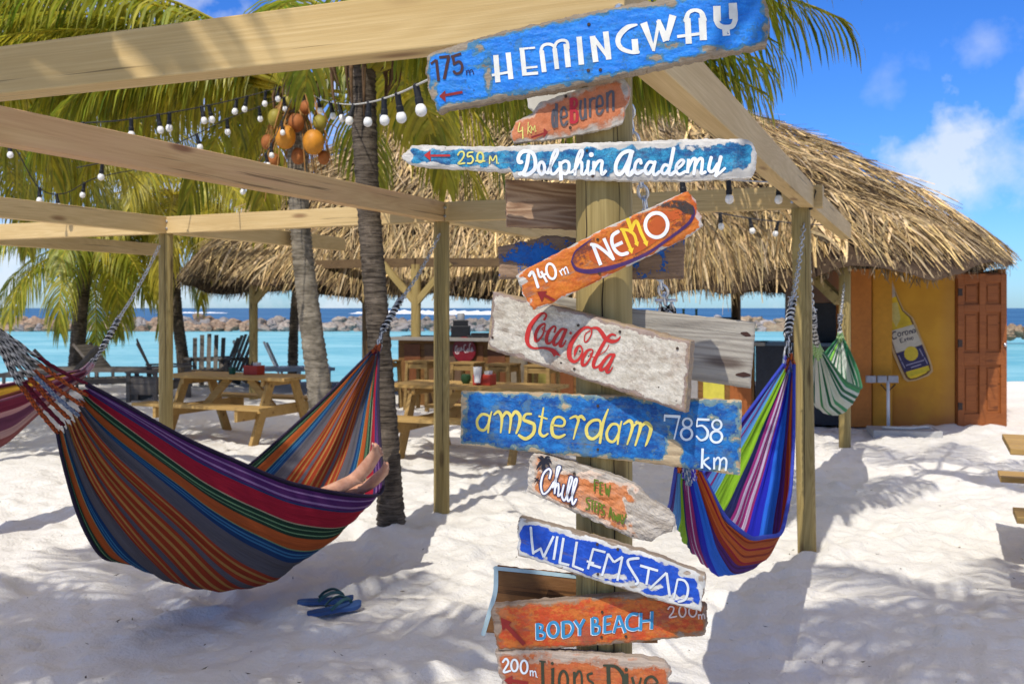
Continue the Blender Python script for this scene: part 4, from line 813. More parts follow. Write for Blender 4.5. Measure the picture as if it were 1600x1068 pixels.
def frond(mb, base, az, L, e0, droop, leaf, rng, hang=.8, tone=0.0, dens=1.0, twist=0.0, bare=.16):
    n = 16; pos = Vector(base); pts = [pos.copy()]; dirs = []
    for i in range(n):
        s = (i + .5) / n; e = e0 - droop * s ** 1.25; a = az + twist * s
        d = Vector((math.cos(e) * math.cos(a), math.cos(e) * math.sin(a), math.sin(e))); dirs.append(d); pos = pos + d * (L / n); pts.append(pos.copy())
    yl = lambda t: ((.125 + .42 * t) , (.225 + .23 * t), (.018 + .022 * t))
    mb.tube(pts, [.020 * (1 - i / (n + 1)) ** .7 + .003 for i in range(n + 1)], 5, col=tuple(k * 1.2 for k in yl(min(1, .55 + tone))))
    N = int(46 * dens * L / 2.4); 
    for sgn in (-1, 1):
        for k in range(N):
            s = bare + (0.995 - bare) * (k + rng.uniform(-.25, .25)) / (N - 1); s = min(.998, max(.05, s)); i = min(n - 1, int(s * n)); f = s * n - i
            p = pts[i].lerp(pts[i + 1], min(1, f)); d = dirs[i]; side = d.cross(Vector((0, 0, 1)))
            side = side.normalized() if side.length > .05 else Vector((1, 0, 0)); up = side.cross(d)
            prof = (.45 + .75 * math.sin(math.pi * min(1, max(0, (s - bare) / (1 - bare) * .86 + .12))))
            ll = leaf * prof * rng.uniform(.85, 1.1); fw = .35 + .9 * s ** 2
            v = (side * sgn * (1 - .3 * s) + d * fw + up * rng.uniform(.0, .35)).normalized()
            w = .0155 * rng.uniform(.8, 1.25) * (1.2 if L > 2 else 1); pp = p.copy(); vs = []; segs = 4
            c = yl(min(1, max(0, tone + rng.gauss(.10, .20)))); j = rng.uniform(.6, 1.3); c = tuple(q * j for q in c)
            wd = (d - v * d.dot(v)); wd = wd.normalized() if wd.length > .05 else up
            for r_ in range(segs + 1):
                q = r_ / segs; hw = w * (.7 + .9 * q) * (1 - q) ** .6 if q < 1 else .0008
                vs += [pp + wd * hw, pp - wd * hw]
                v = (v + Vector((rng.uniform(-.05, .05), rng.uniform(-.05, .05), -hang * (.28 + .5 * q)))).normalized(); pp = pp + v * (ll / segs)
            mb.add(vs, [(2 * r_, 2 * r_ + 1, 2 * r_ + 3, 2 * r_ + 2) for r_ in range(segs)], c)
def palm(label, group, tr_pts, radii, fronds, seed, mat=M_TRUNK, boots=0, name='palm_tree', leafw=1.0):
    rng = random.Random(seed); base = Vector(tr_pts[0]); t = thing(name, label, 'palm tree', base, 0, group)
    mb = MB(); trunk(mb, tr_pts, radii, rng); obj('trunk', mb, mat, t, smooth=True)
    top = Vector(tr_pts[-1])
    for f in fronds:
        mb = MB(); az, L, e0, dr, leaf = f[:5]; kw = f[5] if len(f) > 5 else {}
        frond(mb, top + Vector((math.cos(az), math.sin(az), 0)) * .06 + Vector((0, 0, rng.uniform(-.05, .1))), az, L, e0, dr, leaf, rng, **kw); obj('frond', mb, M_LEAF, t, cols=True)
    if boots:
        mb = MB()
        for k in range(boots):
            a = rng.uniform(0, 6.28); r = rng.uniform(.05, .13); p0 = top + Vector((math.cos(a) * r, math.sin(a) * r, rng.uniform(.0, .2))); pts = [p0]
            l = rng.uniform(.25, .6)
            for q in range(5): pts.append(p0 + Vector((math.cos(a) * (.06 + .10 * math.sin(q * .7)), math.sin(a) * (.06 + .10 * math.sin(q * .7)), .12 - l * (q + 1) / 5 * (.5 + q * .12))))
            mb.tube(pts, [.02, .028, .022, .014, .009, .003], 5)
        obj('dead_sheath', mb, M_FIBRE, t, smooth=True)
    return t
def crown(rng, n, L, leaf, az0=0, e_lo=-.25, e_hi=1.2, tone=0.0, hang=.8, skip=None, dens=1.0):
    out = []
    for k in range(n):
        az = az0 + 2 * math.pi * k / n * 2.4 + rng.uniform(-.2, .2); u = (k + .5) / n; e = e_hi + (e_lo - e_hi) * u ** .8
        if skip and skip(az % (2 * math.pi), e): continue
        out.append((az, L * rng.uniform(.85, 1.08), e + rng.uniform(-.12, .12), (1.05 + .55 * (1 - abs(u - .5))) * rng.uniform(.85, 1.15), leaf, dict(tone=tone + .55 * u * rng.random(), hang=hang * rng.uniform(.8, 1.25), dens=dens, twist=rng.uniform(-.35, .35))))
    return out
G1 = 'coconut palms of the beach bar'
rng = random.Random(11)
f1 = crown(rng, 22, 2.4, .5, .3, .32, 1.2, .15, 1.1, skip=lambda a, e: 2.2 < a < 4.9)
f1 += [(R(a), L, e, d, l, dict(hang=h, tone=t)) for (a, L, e, d, l, h, t) in ((-30, 2.5, .42, 1.0, .62, 1.5, .2), (-8, 2.3, .38, .9, .62, 1.5, .35), (-52, 2.2, .45, 1.1, .55, 1.4, .2), (-20, 3.0, .55, 1.1, .62, 1.5, .35), (10, 2.4, .4, .9, .6, 1.5, .3), (-40, 2.9, .6, 1.15, .62, 1.5, .25), (-14, 2.7, .25, .8, .6, 1.5, .45), (-2, 3.0, .6, 1.1, .62, 1.4, .3), (-62, 2.4, .6, 1.2, .55, 1.4, .2), (-25, 1.9, .2, .8, .6, 1.5, .4), (22, 2.2, .5, 1.0, .6, 1.4, .3), (-34, 2.3, .22, .7, .7, 1.6, .35), (-44, 2.7, .4, .95, .7, 1.5, .3), (-16, 2.4, .2, .65, .7, 1.6, .4), (-5, 2.7, .3, .8, .7, 1.5, .3), (4, 2.9, .4, .85, .7, 1.5, .35), (-22, 2.8, .35, .85, .75, 1.6, .25), (-38, 3.2, .5, 1.05, .7, 1.5, .35), (16, 2.9, .45, .9, .7, 1.5, .3), (-10, 3.3, .5, 1.0, .7, 1.5, .4), (-28, 3.4, .55, 1.1, .7, 1.5, .25), (30, 2.6, .45, .9, .65, 1.5, .35), (-56, 2.8, .5, 1.1, .65, 1.5, .3))]
palm('dark ringed palm trunk beside the bare feet in the striped hammock', G1, [(-.83, 6.9, -.1), (-.86, 6.9, .5), (-.93, 6.9, 1.45), (-1.0, 6.9, 2.35), (-1.04, 6.9, 3.22)], [.108, .086, .079, .082, .095], f1, 1, M_TRUNK, 26)
rng = random.Random(12)
f2 = crown(rng, 24, 2.9, .62, 1.1, .12, 1.2, .25, 1.25, skip=lambda a, e: 3.5 < a < 6.0)
f2 += [(R(182), 3.1, .55, 1.0, .62, dict(hang=1.5, tone=.45)), (R(200), 3.0, .75, 1.2, .62, dict(hang=1.5, tone=.4)), (R(165), 2.9, .4, .9, .62, dict(hang=1.5, tone=.55)), (R(190), 2.3, .35, .9, .65, dict(hang=1.5, tone=.55)), (R(175), 3.3, .8, 1.2, .65, dict(hang=1.5, tone=.4))] + [(R(a), L, e, d, .68, dict(hang=1.5, tone=t)) for (a, L, e, d, t) in ((178, 2.6, .35, .75, .6), (195, 3.1, .4, .8, .65), (186, 3.4, .55, .9, .5), (170, 3.3, .45, .8, .6), (160, 3.0, .6, 1.0, .4), (182, 3.5, .45, .8, .4), (190, 2.0, .25, .6, .5), (174, 2.3, .3, .65, .4), (152, 2.8, .5, .9, .3), (166, 2.1, .3, .7, .6), (140, 2.6, .5, 1.0, .3), (4, 3.0, .4, .8, .35), (-12, 3.1, .35, .8, .3), (14, 2.8, .3, .75, .4), (-4, 2.5, .25, .7, .45), (22, 3.2, .5, .9, .3), (-20, 2.7, .45, .9, .35), (8, 3.4, .5, .85, .3), (-28, 3.2, .6, 1.0, .3))]
p2 = palm('leaning grey palm with orange coconuts at its crown, behind the picnic table', G1, [(-1.86, 10, -.1), (-1.93, 10, .7), (-2.06, 10, 1.7), (-2.14, 10, 2.6), (-2.17, 10, 3.75)], [.145, .12, .108, .10, .105], f2, 2, M_TRUNK2, 14)
for k, (px, y, d, r, c) in enumerate(((446, 214, 9.6, .10, 0), (490, 222, 9.62, .105, 0), (430, 184, 9.75, .075, 1), (463, 192, 9.7, .08, 2), (500, 192, 9.75, .07, 1), (428, 250, 9.75, .06, 2), (450, 160, 9.8, .07, 1), (506, 246, 9.75, .06, 2), (466, 244, 9.7, .07, 2), (418, 222, 9.85, .065, 2), (478, 168, 9.8, .06, 2))):
    mb = MB(); mb.ball((0, 0, 0), r, 14, 10, (1, 1, 1.18)); o = obj('coconut', mb, (plain('ripe_orange_husk', (.52, .21, .02), .5, .35, 9), plain('yellow_green_husk', (.26, .21, .03), .55, .35, 9), plain('rusty_husk', (.30, .10, .025), .7, .4, 12))[c], p2, Matrix.Translation(P(px, y, d)), smooth=True)
mb = MB()
for k in range(46):
    a = rng.uniform(0, 6.28); p = Vector((-2.16, 9.95, rng.uniform(3.3, 3.75))); q = [p]; rs = rng.uniform(.05, .12)
    for j in range(4): q.append(p + Vector((math.cos(a) * rs * (j + 1), math.sin(a) * rs * (j + 1), .05 - .09 * j * j * rng.uniform(.4, 1.0))))
    mb.tube(q, [.012, .011, .009, .007, .004], 5)
obj('fruit_stalk', mb, plain('dry_fruit_stalk', (.30, .15, .04), .8, .4), p2)
rng = random.Random(13)
palm('small dark palm on the shore above the loungers, drooping dense fronds', G1, [(-9.62, 22, -.5), (-9.6, 22, .6), (-9.5, 22, 1.8), (-9.32, 22, 2.9)], [.22, .17, .15, .15], crown(rng, 22, 2.9, .75, .2, -.5, 1.0, .25, 1.2), 3, M_TRUNK, 8)
rng = random.Random(14)
palm('thin dark palm on the shore left of the bar roof', G1, [(-7.25, 22.2, -.6), (-7.35, 22.2, .5), (-7.5, 22.2, 1.8), (-7.55, 22.2, 4.0)], [.16, .13, .12, .12], crown(rng, 32, 3.5, .8, .8, -.35, 1.2, .6, 1.3), 4, M_TRUNK, 6)
rng = random.Random(15)
palm('thin palm trunk seen under the bar roof between roof post and grey trunk', G1, [(-5.42, 24.6, -.8), (-5.4, 24.6, .8), (-5.3, 24.6, 2.4), (-5.2, 24.6, 4.0)], [.15, .12, .11, .12], crown(rng, 14, 2.2, .6, .8, -.3, 1.1, .3, 1.0), 5, M_TRUNK, 6)
rng = random.Random(26)
palm('palm off the left edge whose yellowish fronds fill the gap behind the far beams', G1, [(-8.5, 14.6, -.1), (-8.45, 14.6, 1.2), (-8.4, 14.7, 2.6), (-8.3, 14.7, 4.3)], [.16, .13, .12, .13], crown(rng, 30, 3.5, .75, .4, -.1, 1.1, .45, 1.3) + [(R(a), 3.8, e, .95, .8, dict(hang=1.5, tone=.5)) for a, e in ((-8, .45), (4, .3), (14, .5), (-18, .3), (24, .4))], 16, M_TRUNK, 6)
rng = random.Random(16)
palm('tall palm off the left edge with only its hanging fronds in view', 'palms whose trunks stand outside the view', [(-7.6, 10.8, -.1), (-7.5, 10.8, 1.5), (-7.3, 10.9, 3.2), (-7.1, 11, 4.6)], [.17, .13, .12, .13],
     crown(rng, 24, 3.3, .8, .5, -.2, 1.0, .35, 1.3) + [(R(5), 3.6, .5, 1.0, .8, dict(hang=1.5, tone=.5)), (R(-20), 3.7, .55, 1.05, .8, dict(hang=1.5, tone=.4)), (R(-5), 3.0, .3, .8, .8, dict(hang=1.5, tone=.55)), (R(-10), 3.3, .2, 1.2, .85, dict(hang=1.5, tone=.3)), (R(-40), 3.3, .3, 1.3, .85, dict(hang=1.5, tone=.35)), (R(15), 3.4, .35, 1.2, .85, dict(hang=1.5, tone=.2)), (R(-70), 3.2, .15, 1.4, .8, dict(hang=1.4, tone=.2))], 6, M_TRUNK, 6)
rng = random.Random(17)
palm('tall palm off the right edge, frond tips hanging into the blue sky', 'palms whose trunks stand outside the view', [(5.2, 5.0, -.1), (4.7, 5.3, 1.5), (3.8, 5.8, 3.0), (2.6, 6.2, 4.4)], [.16, .13, .12, .13],
     [(R(226), 2.25, .25, 1.75, .5, dict(hang=1.2, tone=.4)), (R(219), 2.75, .3, 1.65, .5, dict(hang=1.2, tone=.45)), (R(100), 2.2, .5, 1.2, .5), (R(60), 2.2, .6, 1.2, .5), (R(20), 2.2, .4, 1.2, .5), (R(-20), 2.2, .3, 1.2, .5), (R(-60), 2.0, .5, 1.3, .5)], 7, M_TRUNK, 4)
# two unseen palms added behind the camera to cast the foreground shadows
rng = random.Random(18)
palm('unseen palm added behind the viewer to shade the sand at the lower left', 'palms whose trunks stand outside the view', [(-4.6, -1.0, -.1), (-4.3, -.6, 1.7), (-3.8, .0, 3.4), (-3.35, .45, 4.7)], [.16, .13, .12, .13], crown(rng, 30, 2.4, .62, .3, -.3, 1.0, .1, .7, dens=1.5), 8, M_TRUNK, 4)
rng = random.Random(19)
palm('unseen palm added behind the viewer to shade the sand at the lower right', 'palms whose trunks stand outside the view', [(2.9, -1.6, -.1), (2.5, -1.0, 1.7), (1.8, .1, 3.4), (1.15, .85, 4.9)], [.16, .13, .12, .13], crown(rng, 24, 1.7, .5, .3, -.3, 1.0, .1, .7, dens=1.5), 9, M_TRUNK, 4)

# ---------------------------------------------------------------- the thatched beach bar
def at(px, d, z=0): return Vector(((px - HX) / F * d, d, z))
hut = thing('beach_bar', 'thatched beach bar with a shaggy palm roof, open counter and yellow end wall', 'beach bar', (0, 16, 0))
ez = lambda px, y, d: P(px, y, d)
EAVE = [ez(285, 438, 17.2), ez(350, 448, 16.8), ez(420, 453, 16.6), ez(560, 458, 16.4), ez(700, 461, 16.2), ez(850, 463, 15.8), ez(985, 464, 15.1), ez(1053, 464, 13.9), ez(1158, 461, 12.3), ez(1232, 456, 11.2), ez(1312, 436, 10.4), ez(1400, 436, 10.4), ez(1480, 441, 10.6), ez(1560, 433, 11.4), ez(1596, 406, 13.0),
        Vector((7.3, 15.5, 2.0)), Vector((7.2, 19, 1.9)), Vector((5.5, 22.5, 1.8)), Vector((2, 24.5, 1.77)), Vector((-2, 25, 1.77)), Vector((-5, 23.8, 1.78)), Vector((-6.7, 20.8, 1.85))]
EAVE = [p + Vector((0, 0, .075)) for p in EAVE]
EL = cr(EAVE, 10, True); NE = len(EL)
R0, R1 = Vector((-1.5, 20.3, 5.9)), Vector((1.85, 19.0, 6.05))
def ridge(p):
    d = R1 - R0; t = max(0, min(1, (p - R0).dot(d) / d.length_squared)); return R0 + d * t
def roof(u, t, lift=0.0):
    i = int(u * NE) % NE; f = u * NE - int(u * NE); e = EL[i].lerp(EL[(i + 1) % NE], f); r = ridge(e)
    p = r.lerp(e, t); b = .26 * 4 * t * (1 - t) * (.3 + .7 * t)
    p.z += b + lift + .10 * (1 - t ** 6) + .19 * mnoise.noise(Vector((p.x * .75, p.y * .75, 2.1))) * min(1, t * 3) + .05 * mnoise.noise(Vector((p.x * 2.4, p.y * 2.4, 7.1))) * min(1, t * 3); return p
mb = MB(); nu, nv = 420, 14
for i in range(nu):
    for j in range(nv + 1):
        p = roof(i / nu, j / nv * .985, -.20 + .13 * (j / nv) ** 4); mb.v.append(tuple(p)); mb.c.append((1, 1, 1))
mb.f = [(i * (nv + 1) + j, i * (nv + 1) + j + 1, ((i + 1) % nu) * (nv + 1) + j + 1, ((i + 1) % nu) * (nv + 1) + j) for i in range(nu) for j in range(nv)]
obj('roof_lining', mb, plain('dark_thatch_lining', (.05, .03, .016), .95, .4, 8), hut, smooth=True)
mb = MB(); rng = random.Random(21); perim = [0]
for i in range(NE): perim.append(perim[-1] + (EL[(i + 1) % NE] - EL[i]).length)
PL = perim[-1]; import bisect
def uat(sd):
    k = bisect.bisect_right(perim, sd) - 1; k = min(k, NE - 1); return (k + (sd - perim[k]) / (perim[k + 1] - perim[k])) / NE
def straw(p, dirn, side, L, w, c, curl=.0, rng=rng, n=3):
    vs = []; up = side.cross(dirn).normalized(); up = up if up.z > 0 else -up; tw = rng.uniform(-.9, .9); q = p.copy(); d = dirn.copy()
    for k in range(n + 1):
        t = k / n; ww = w * (1 - .55 * t ** 2); sv = (side * math.cos(tw * t) + up * math.sin(tw * t) * .8)
        vs += [q + sv * ww / 2, q - sv * ww / 2]; d = (d + Vector((0, 0, -curl)) + up * rng.uniform(-.03, .03) + side * rng.uniform(-.12, .12)).normalized(); q = q + d * L / n
    mb.add(vs, [(2 * k, 2 * k + 1, 2 * k + 3, 2 * k + 2) for k in range(n)], c)
ROWS = 19
for row in range(ROWS):
    t0 = min(1.0, .06 + 1.0 * row / (ROWS - 1))
    ring = PL * (.12 + .88 * t0); step = .0145
    n = int(ring / step)
    for k in range(n):
        u = uat(PL * ((k + rng.random()) / n) % PL); t = min(1.0, max(.02, t0 + rng.uniform(-.045, .03)))
        e = roof(u, 1.0)
        back = e.y > 17.6
        if back and rng.random() < (.72 if t0 < .95 else .4): continue
        p = roof(u, max(0, t - .085), .015 + rng.uniform(0, .075)); q = roof(u, min(1, t), rng.uniform(.0, .17))
        d = (q - p); d = d.normalized() if d.length > 1e-5 else Vector((0, 0, -1)); s2 = roof((u + .004) % 1, t) - roof(u, t); side = s2.normalized()
        ang = rng.gauss(0, .36) + .5 * mnoise.noise(Vector((p.x * 1.6, p.y * 1.6, row * .7))); d = (d + side * ang).normalized(); side = d.cross(side.cross(d)).normalized() if False else (side - d * side.dot(d)).normalized()
        b = rng.gauss(1, .36); b = max(.35, min(1.6, b)); hue = rng.random(); clump = 1 + .38 * mnoise.noise(Vector((p.x * 2.2, p.y * 2.2, p.z * 2.2 + row)))
        clump *= 1 + .35 * mnoise.noise(Vector((p.x * .6, p.y * .6, 3.3))); c = ((.50 + .03 * hue) * b * clump, (.355 + .02 * hue) * b * clump, (.17 + .06 * (hue - .5)) * b * clump)
        if rng.random() < .27: c = (c[0] * .40, c[1] * .36, c[2] * .32)
        elif rng.random() < .3: c = (c[0] * .78, c[1] * .84, c[2] * 1.0)
        L = rng.uniform(.45, .9); w = rng.choice((.009, .013, .018, .026, .04)) * rng.uniform(.8, 1.2)
        edge = t0 > .93
        straw(p, d, side, L * (.95 if edge else 1), w, c, .12 if edge else .015, n=3)
# shaggy fringe hanging from the eave, and the butt ends of the thatch under it
for k in range(int(PL / .009)):
    u = uat(PL * rng.random()); p = roof(u, .985, rng.uniform(-.06, .06)); e = roof(u, 1); o = (e - roof(u, .9)); o.z = 0; o = o.normalized()
    p = p - o * rng.uniform(.0, .28); s2 = (roof((u + .004) % 1, 1) - e).normalized()
    d = (o * rng.uniform(-.1, .55) + Vector((0, 0, -1)) + s2 * rng.gauss(0, .25)).normalized(); b = rng.uniform(.35, 1.0)
    straw(p, d, (s2 - d * s2.dot(d)).normalized(), rng.uniform(.05, .15) + .10 * max(0, mnoise.noise(Vector((e.x * 2.3, e.y * 2.3, .5)))), rng.uniform(.008, .02), (.34 * b, .24 * b, .13 * b), 0, n=2)
obj('thatch', mb, M_THATCH, hut, cols=True)
# roof posts with braces
def roof_post(px, d, r, braces=(), h=2.25, mat=M_BARWOOD):
    b = at(px, d, -.3); o = post('post', b, Vector((b.x, b.y, h)), r, mat, hut, int(px)); W0 = WM[o.name]
    for sx in braces:
        a = Vector((b.x, b.y - .02, h - .62)); c = Vector((b.x + sx * .55, b.y - .02 - .12 * sx, h + .02)); mb = MB(); M, L = frame(a, c)
        mb.bar((0, 0, 0), (L, 0, 0), .09, .10); o2 = obj('brace', mb, mat, o, M)
    return o
roof_post(396, 17.3, .075, (1,), mat=M_POST); roof_post(573, 17.2, .08, (-1,), mat=M_DARKWOOD); roof_post(650, 16.0, .08, (-1, 1), mat=M_POST); roof_post(1150, 21.0, .10, (-1, 1), 2.4, M_DARKWOOD); roof_post(905, 16.0, .08, (1,)); roof_post(1320, 10.8, .062, (), 2.1, M_POST)
mb = MB(); a = P(1312, 470, 10.9); c = P(1268, 428, 11.2); mb.bar(a, c, .09, .11); obj('brace', mb, M_POST, hut)
for (a, b) in ((at(396, 17.3, 2.28), at(650, 16.0, 2.28)), (at(650, 16, 2.28), at(905, 16.0, 2.28)), (at(905, 16, 2.28), at(1320, 13.0, 2.2)), (at(396, 17.3, 2.28), Vector((-5.4, 23, 2.1))), (Vector((-5.4, 23, 2.1)), Vector((4.8, 22.2, 2.3)))):
    mb = MB(); mb.bar(a, b, .10, .14); obj('wall_plate', mb, M_DARKWOOD, hut)
# end wall, pilaster, door
def wallbox(name, a, b, z0, z1, t, mat, parent=None):
    d = (b - a); d.z = 0; L = d.length; x = d.normalized(); M = Matrix((x, Vector((-x.y, x.x, 0)), Vector((0, 0, 1)))).transposed().to_4x4(); M.translation = Vector((a.x, a.y, 0))
    mb = MB(); mb.box((L / 2, t / 2, (z0 + z1) / 2), (L, t, z1 - z0)); return obj(name, mb, mat, parent or hut, M, bevel=.006), M, L
def mural():
    m = NT('sunset_painted_wall', .6, .3); v = m.coord(); n1 = m.noise(v, 2.2, 4, .6); n2 = m.noise(v, 60, 5, .6); sp = m.n('ShaderNodeSeparateXYZ'); m.l(v, sp.inputs[0])
    a = m.math('ADD', m.math('MULTIPLY', sp.outputs[2], .55), m.math('MULTIPLY', n1, .5)); low = m.ramp(a, .62, .22)
    edge = m.ramp(m.math('ADD', m.math('MULTIPLY', sp.outputs[0], 1.0), m.math('MULTIPLY', n1, .12)), .98, 1.14)
    col = m.mix(m.ramp(n1, .35, .65), (.52, .235, .014), (.60, .29, .02)); col = m.mix(low, col, (.42, .14, .025)); col = m.mix(m.math('MULTIPLY', edge, .25), col, (.36, .17, .08)); col = m.mix(m.math('MULTIPLY', n2, .2), col, (.45, .22, .03)); m.col(col); m.nrm(m.bump(n2, .2, .004)); return m.m
M_MURAL = mural(); M_ORANGE = plain('orange_wall_paint', (.44, .15, .025), .6, .15, 20)
WA, WB, WC_ = at(1345, 13.15), at(1492, 12.72), at(1569, 12.85)
wl, Mw, Lw = wallbox('wall', WA, WB, 0, 2.06, .10, M_MURAL); wallbox('pilaster', at(1330, 13.0), at(1362, 12.95), 0, 2.06, .12, M_ORANGE)
wallbox('pilaster', at(1363, 13.0), at(1394, 12.92), 0, 2.06, .06, plain('amber_wall_paint', (.52, .235, .02), .6, .12, 15))
wallbox('side_wall', at(1330, 13.02), Vector((4.9, 17.5, 0)), 0, 2.06, .1, M_ORANGE)
wallbox('back_wall', Vector((4.9, 17.5, 0)), Vector((7.6, 17.0, 0)), 0, 2.06, .1, M_ORANGE); wallbox('side_wall', WC_ + Vector((.05, .05, 0)), Vector((7.6, 17, 0)), 0, 2.06, .1, M_ORANGE)
door, Md, Ld = wallbox('door', WB + Vector((.012, -.03, 0)), WC_ + Vector((.01, -.02, 0)), .02, 2.0, .05, M_DOOR)
mb = MB()
for x0, x1 in ((0, .085), (Ld / 2 - .045, Ld / 2 + .045), (Ld - .085, Ld)): mb.box(((x0 + x1) / 2, -.012, 1.01), (x1 - x0, .024, 1.96))
for z0, z1 in ((.03, .2), (.82, .98), (1.50, 1.60), (1.88, 1.98)):
    for xa, xb in ((.0855, Ld / 2 - .0455), (Ld / 2 + .0455, Ld - .0855)): mb.box(((xa + xb) / 2, -.0115, (z0 + z1) / 2), (xb - xa, .023, z1 - z0))
obj('door_frame', mb, M_DOOR, door, Md, bevel=.004)
mb = MB()
for xa, xb in ((.0855, Ld / 2 - .0455), (Ld / 2 + .0455, Ld - .0855)):
    for z0, z1 in ((.2, .82), (.98, 1.50), (1.60, 1.88)): mb.box(((xa + xb) / 2, -.005, (z0 + z1) / 2), (xb - xa - .07, .012, z1 - z0 - .08))
obj('door_panel', mb, M_DOOR, door, Md, bevel=.006)
mb = MB(); mb.ball((Ld - .045, -.045, 1.08), .025, 10, 8); mb.tube([(Ld - .045, -.02, 1.08), (Ld - .045, -.04, 1.08)], .012, 8); obj('door_handle', mb, M_STEEL, door, Md, smooth=True)
for hz in (.3, 1.1, 1.75):
    mb = MB(); mb.box((.03, -.027, hz), (.06, .006, .09)); mb.tube([(.002, -.03, hz - .05), (.002, -.03, hz + .05)], .008, 8); obj('hinge', mb, M_NAIL, door, Md)
# bar counter
C0, C1, C2 = at(622, 16.0), at(1178, 13.6), at(1244, 13.2)
wallbox('counter_front', C0, C1, 0, 1.04, .08, M_BARWOOD)
wallbox('counter_top', C0 + Vector((-.15, -.18, 0)), C1 + Vector((.1, -.18, 0)), 1.04, 1.09, .62, plain('pale_counter_top', (.24, .22, .19), .3, .15, 12))
ctop = 1.09
rng = random.Random(3)
x = 0; cd = (C1 - C0); cl = cd.length; cd = cd.normalized()
pan = [(.15, .05, .015), (.20, .16, .11), (.17, .065, .02), (.14, .07, .03), (.22, .18, .04), (.13, .045, .015), (.12, .07, .04)]
k = 0
for k in range(15):
    a = C0 + cd * (.12 + k * cl / 15.2); b = a + cd * (cl / 15.2 * .8); fr = Vector((-cd.y, cd.x, 0)) * -.014
    c = [(.55, .54, .52), (.26, .24, .23), (.52, .45, .06), (.30, .09, .02)][k - 11] if k >= 11 else pan[(k * 3) % 7]
    wallbox('front_panel', a + fr, b + fr, .08, .98, .012, plain('panel_paint', c, .55, .2, 9))
wallbox('dark_counter', C1 + Vector((.02, .0, 0)), at(1330, 13.05), 0, 1.04, .5, M_DARK); wallbox('dark_counter_top', C1 + Vector((-.02, -.05, 0)), at(1332, 13.0), 1.041, 1.09, .6, plain('slate_counter_top', (.06, .09, .13), .25, .2, 12))
wallbox('cabinet', at(1272, 13.6), at(1318, 13.4), 1.09, 1.62, .5, M_DARK)
wallbox('back_counter', Vector((-2.4, 21.6, 0)), Vector((3.9, 20.2, 0)), 0, .95, .5, M_DARKWOOD)
# things on and at the bar
def crev(name, label, cat, c, prof, mat, group=None, n=16):
    t = MB(); t.lathe(prof, (0, 0, 0), n); o = obj(name, t, mat, None, Matrix.Translation(c), smooth=True); o.modifiers.new('edge', 'EDGE_SPLIT'); return tag(o, label, cat, group)
def on_bar(px, back=.0):
    p0 = at(px, 1); dirv = Vector((p0.x, p0.y, 0)); n = Vector((-cd.y, cd.x, 0)); q = C0 + n * (.12 + back)
    t = (q.dot(n)) / dirv.dot(n); return Vector((dirv.x * t, dirv.y * t, ctop))
BOT = [(.036, 0), (.038, .01), (.038, .17), (.03, .2), (.014, .235), (.013, .29), (.016, .295), (.016, .31), (.011, .31)]
crev('bottle', 'green glass bottle on the bar, left of the pair', 'bottle', on_bar(1068, .1), [(r * 1.25, z * 1.45) for r, z in BOT], M_GREENG, 'green bottles on the bar')
crev('bottle', 'green glass bottle on the bar, right of the pair', 'bottle', on_bar(1088, .1), [(r * 1.25, z * 1.45) for r, z in BOT], M_GREENG, 'green bottles on the bar')
crev('tub', 'wide black tub at the right end of the bar', 'tub', on_bar(1134, .1), [(.12, 0), (.145, .3), (.155, .31), (.155, .33), (.135, .33), (.125, .28)], M_BLACK)
crev('tub', 'low black tub on the bar beside the wide one', 'tub', on_bar(1113, .1), [(.11, 0), (.115, .27), (.12, .28), (.105, .28)], M_BLACK)
t = thing('till', 'black card till with a grey cylinder on top, on the bar counter', 'till', on_bar(720, .12)); b = on_bar(720, .12)
mb = MB(); mb.box(b + Vector((0, 0, .09)), (.30, .26, .18)); mb.box(b + Vector((0, -.06, .22)), (.24, .05, .10)); obj('body', mb, M_BLACK, t, bevel=.01)
mb = MB(); mb.lathe([(.055, 0), (.06, .01), (.06, .19), (.05, .2)], b + Vector((0, .03, .18)), 16); obj('cylinder', mb, plain('grey_cylinder', (.25, .25, .25), .4, .1), t, smooth=True)
t = thing('tray', 'flat black tray on the bar counter beside the till', 'tray', on_bar(752, .1)); b = on_bar(752, .1); mb = MB(); mb.box(b + Vector((0, 0, .015)), (.44, .3, .03)); mb.box(b + Vector((0, .0, .05)), (.32, .2, .04)); obj('tray_body', mb, M_BLACK, t, bevel=.008)
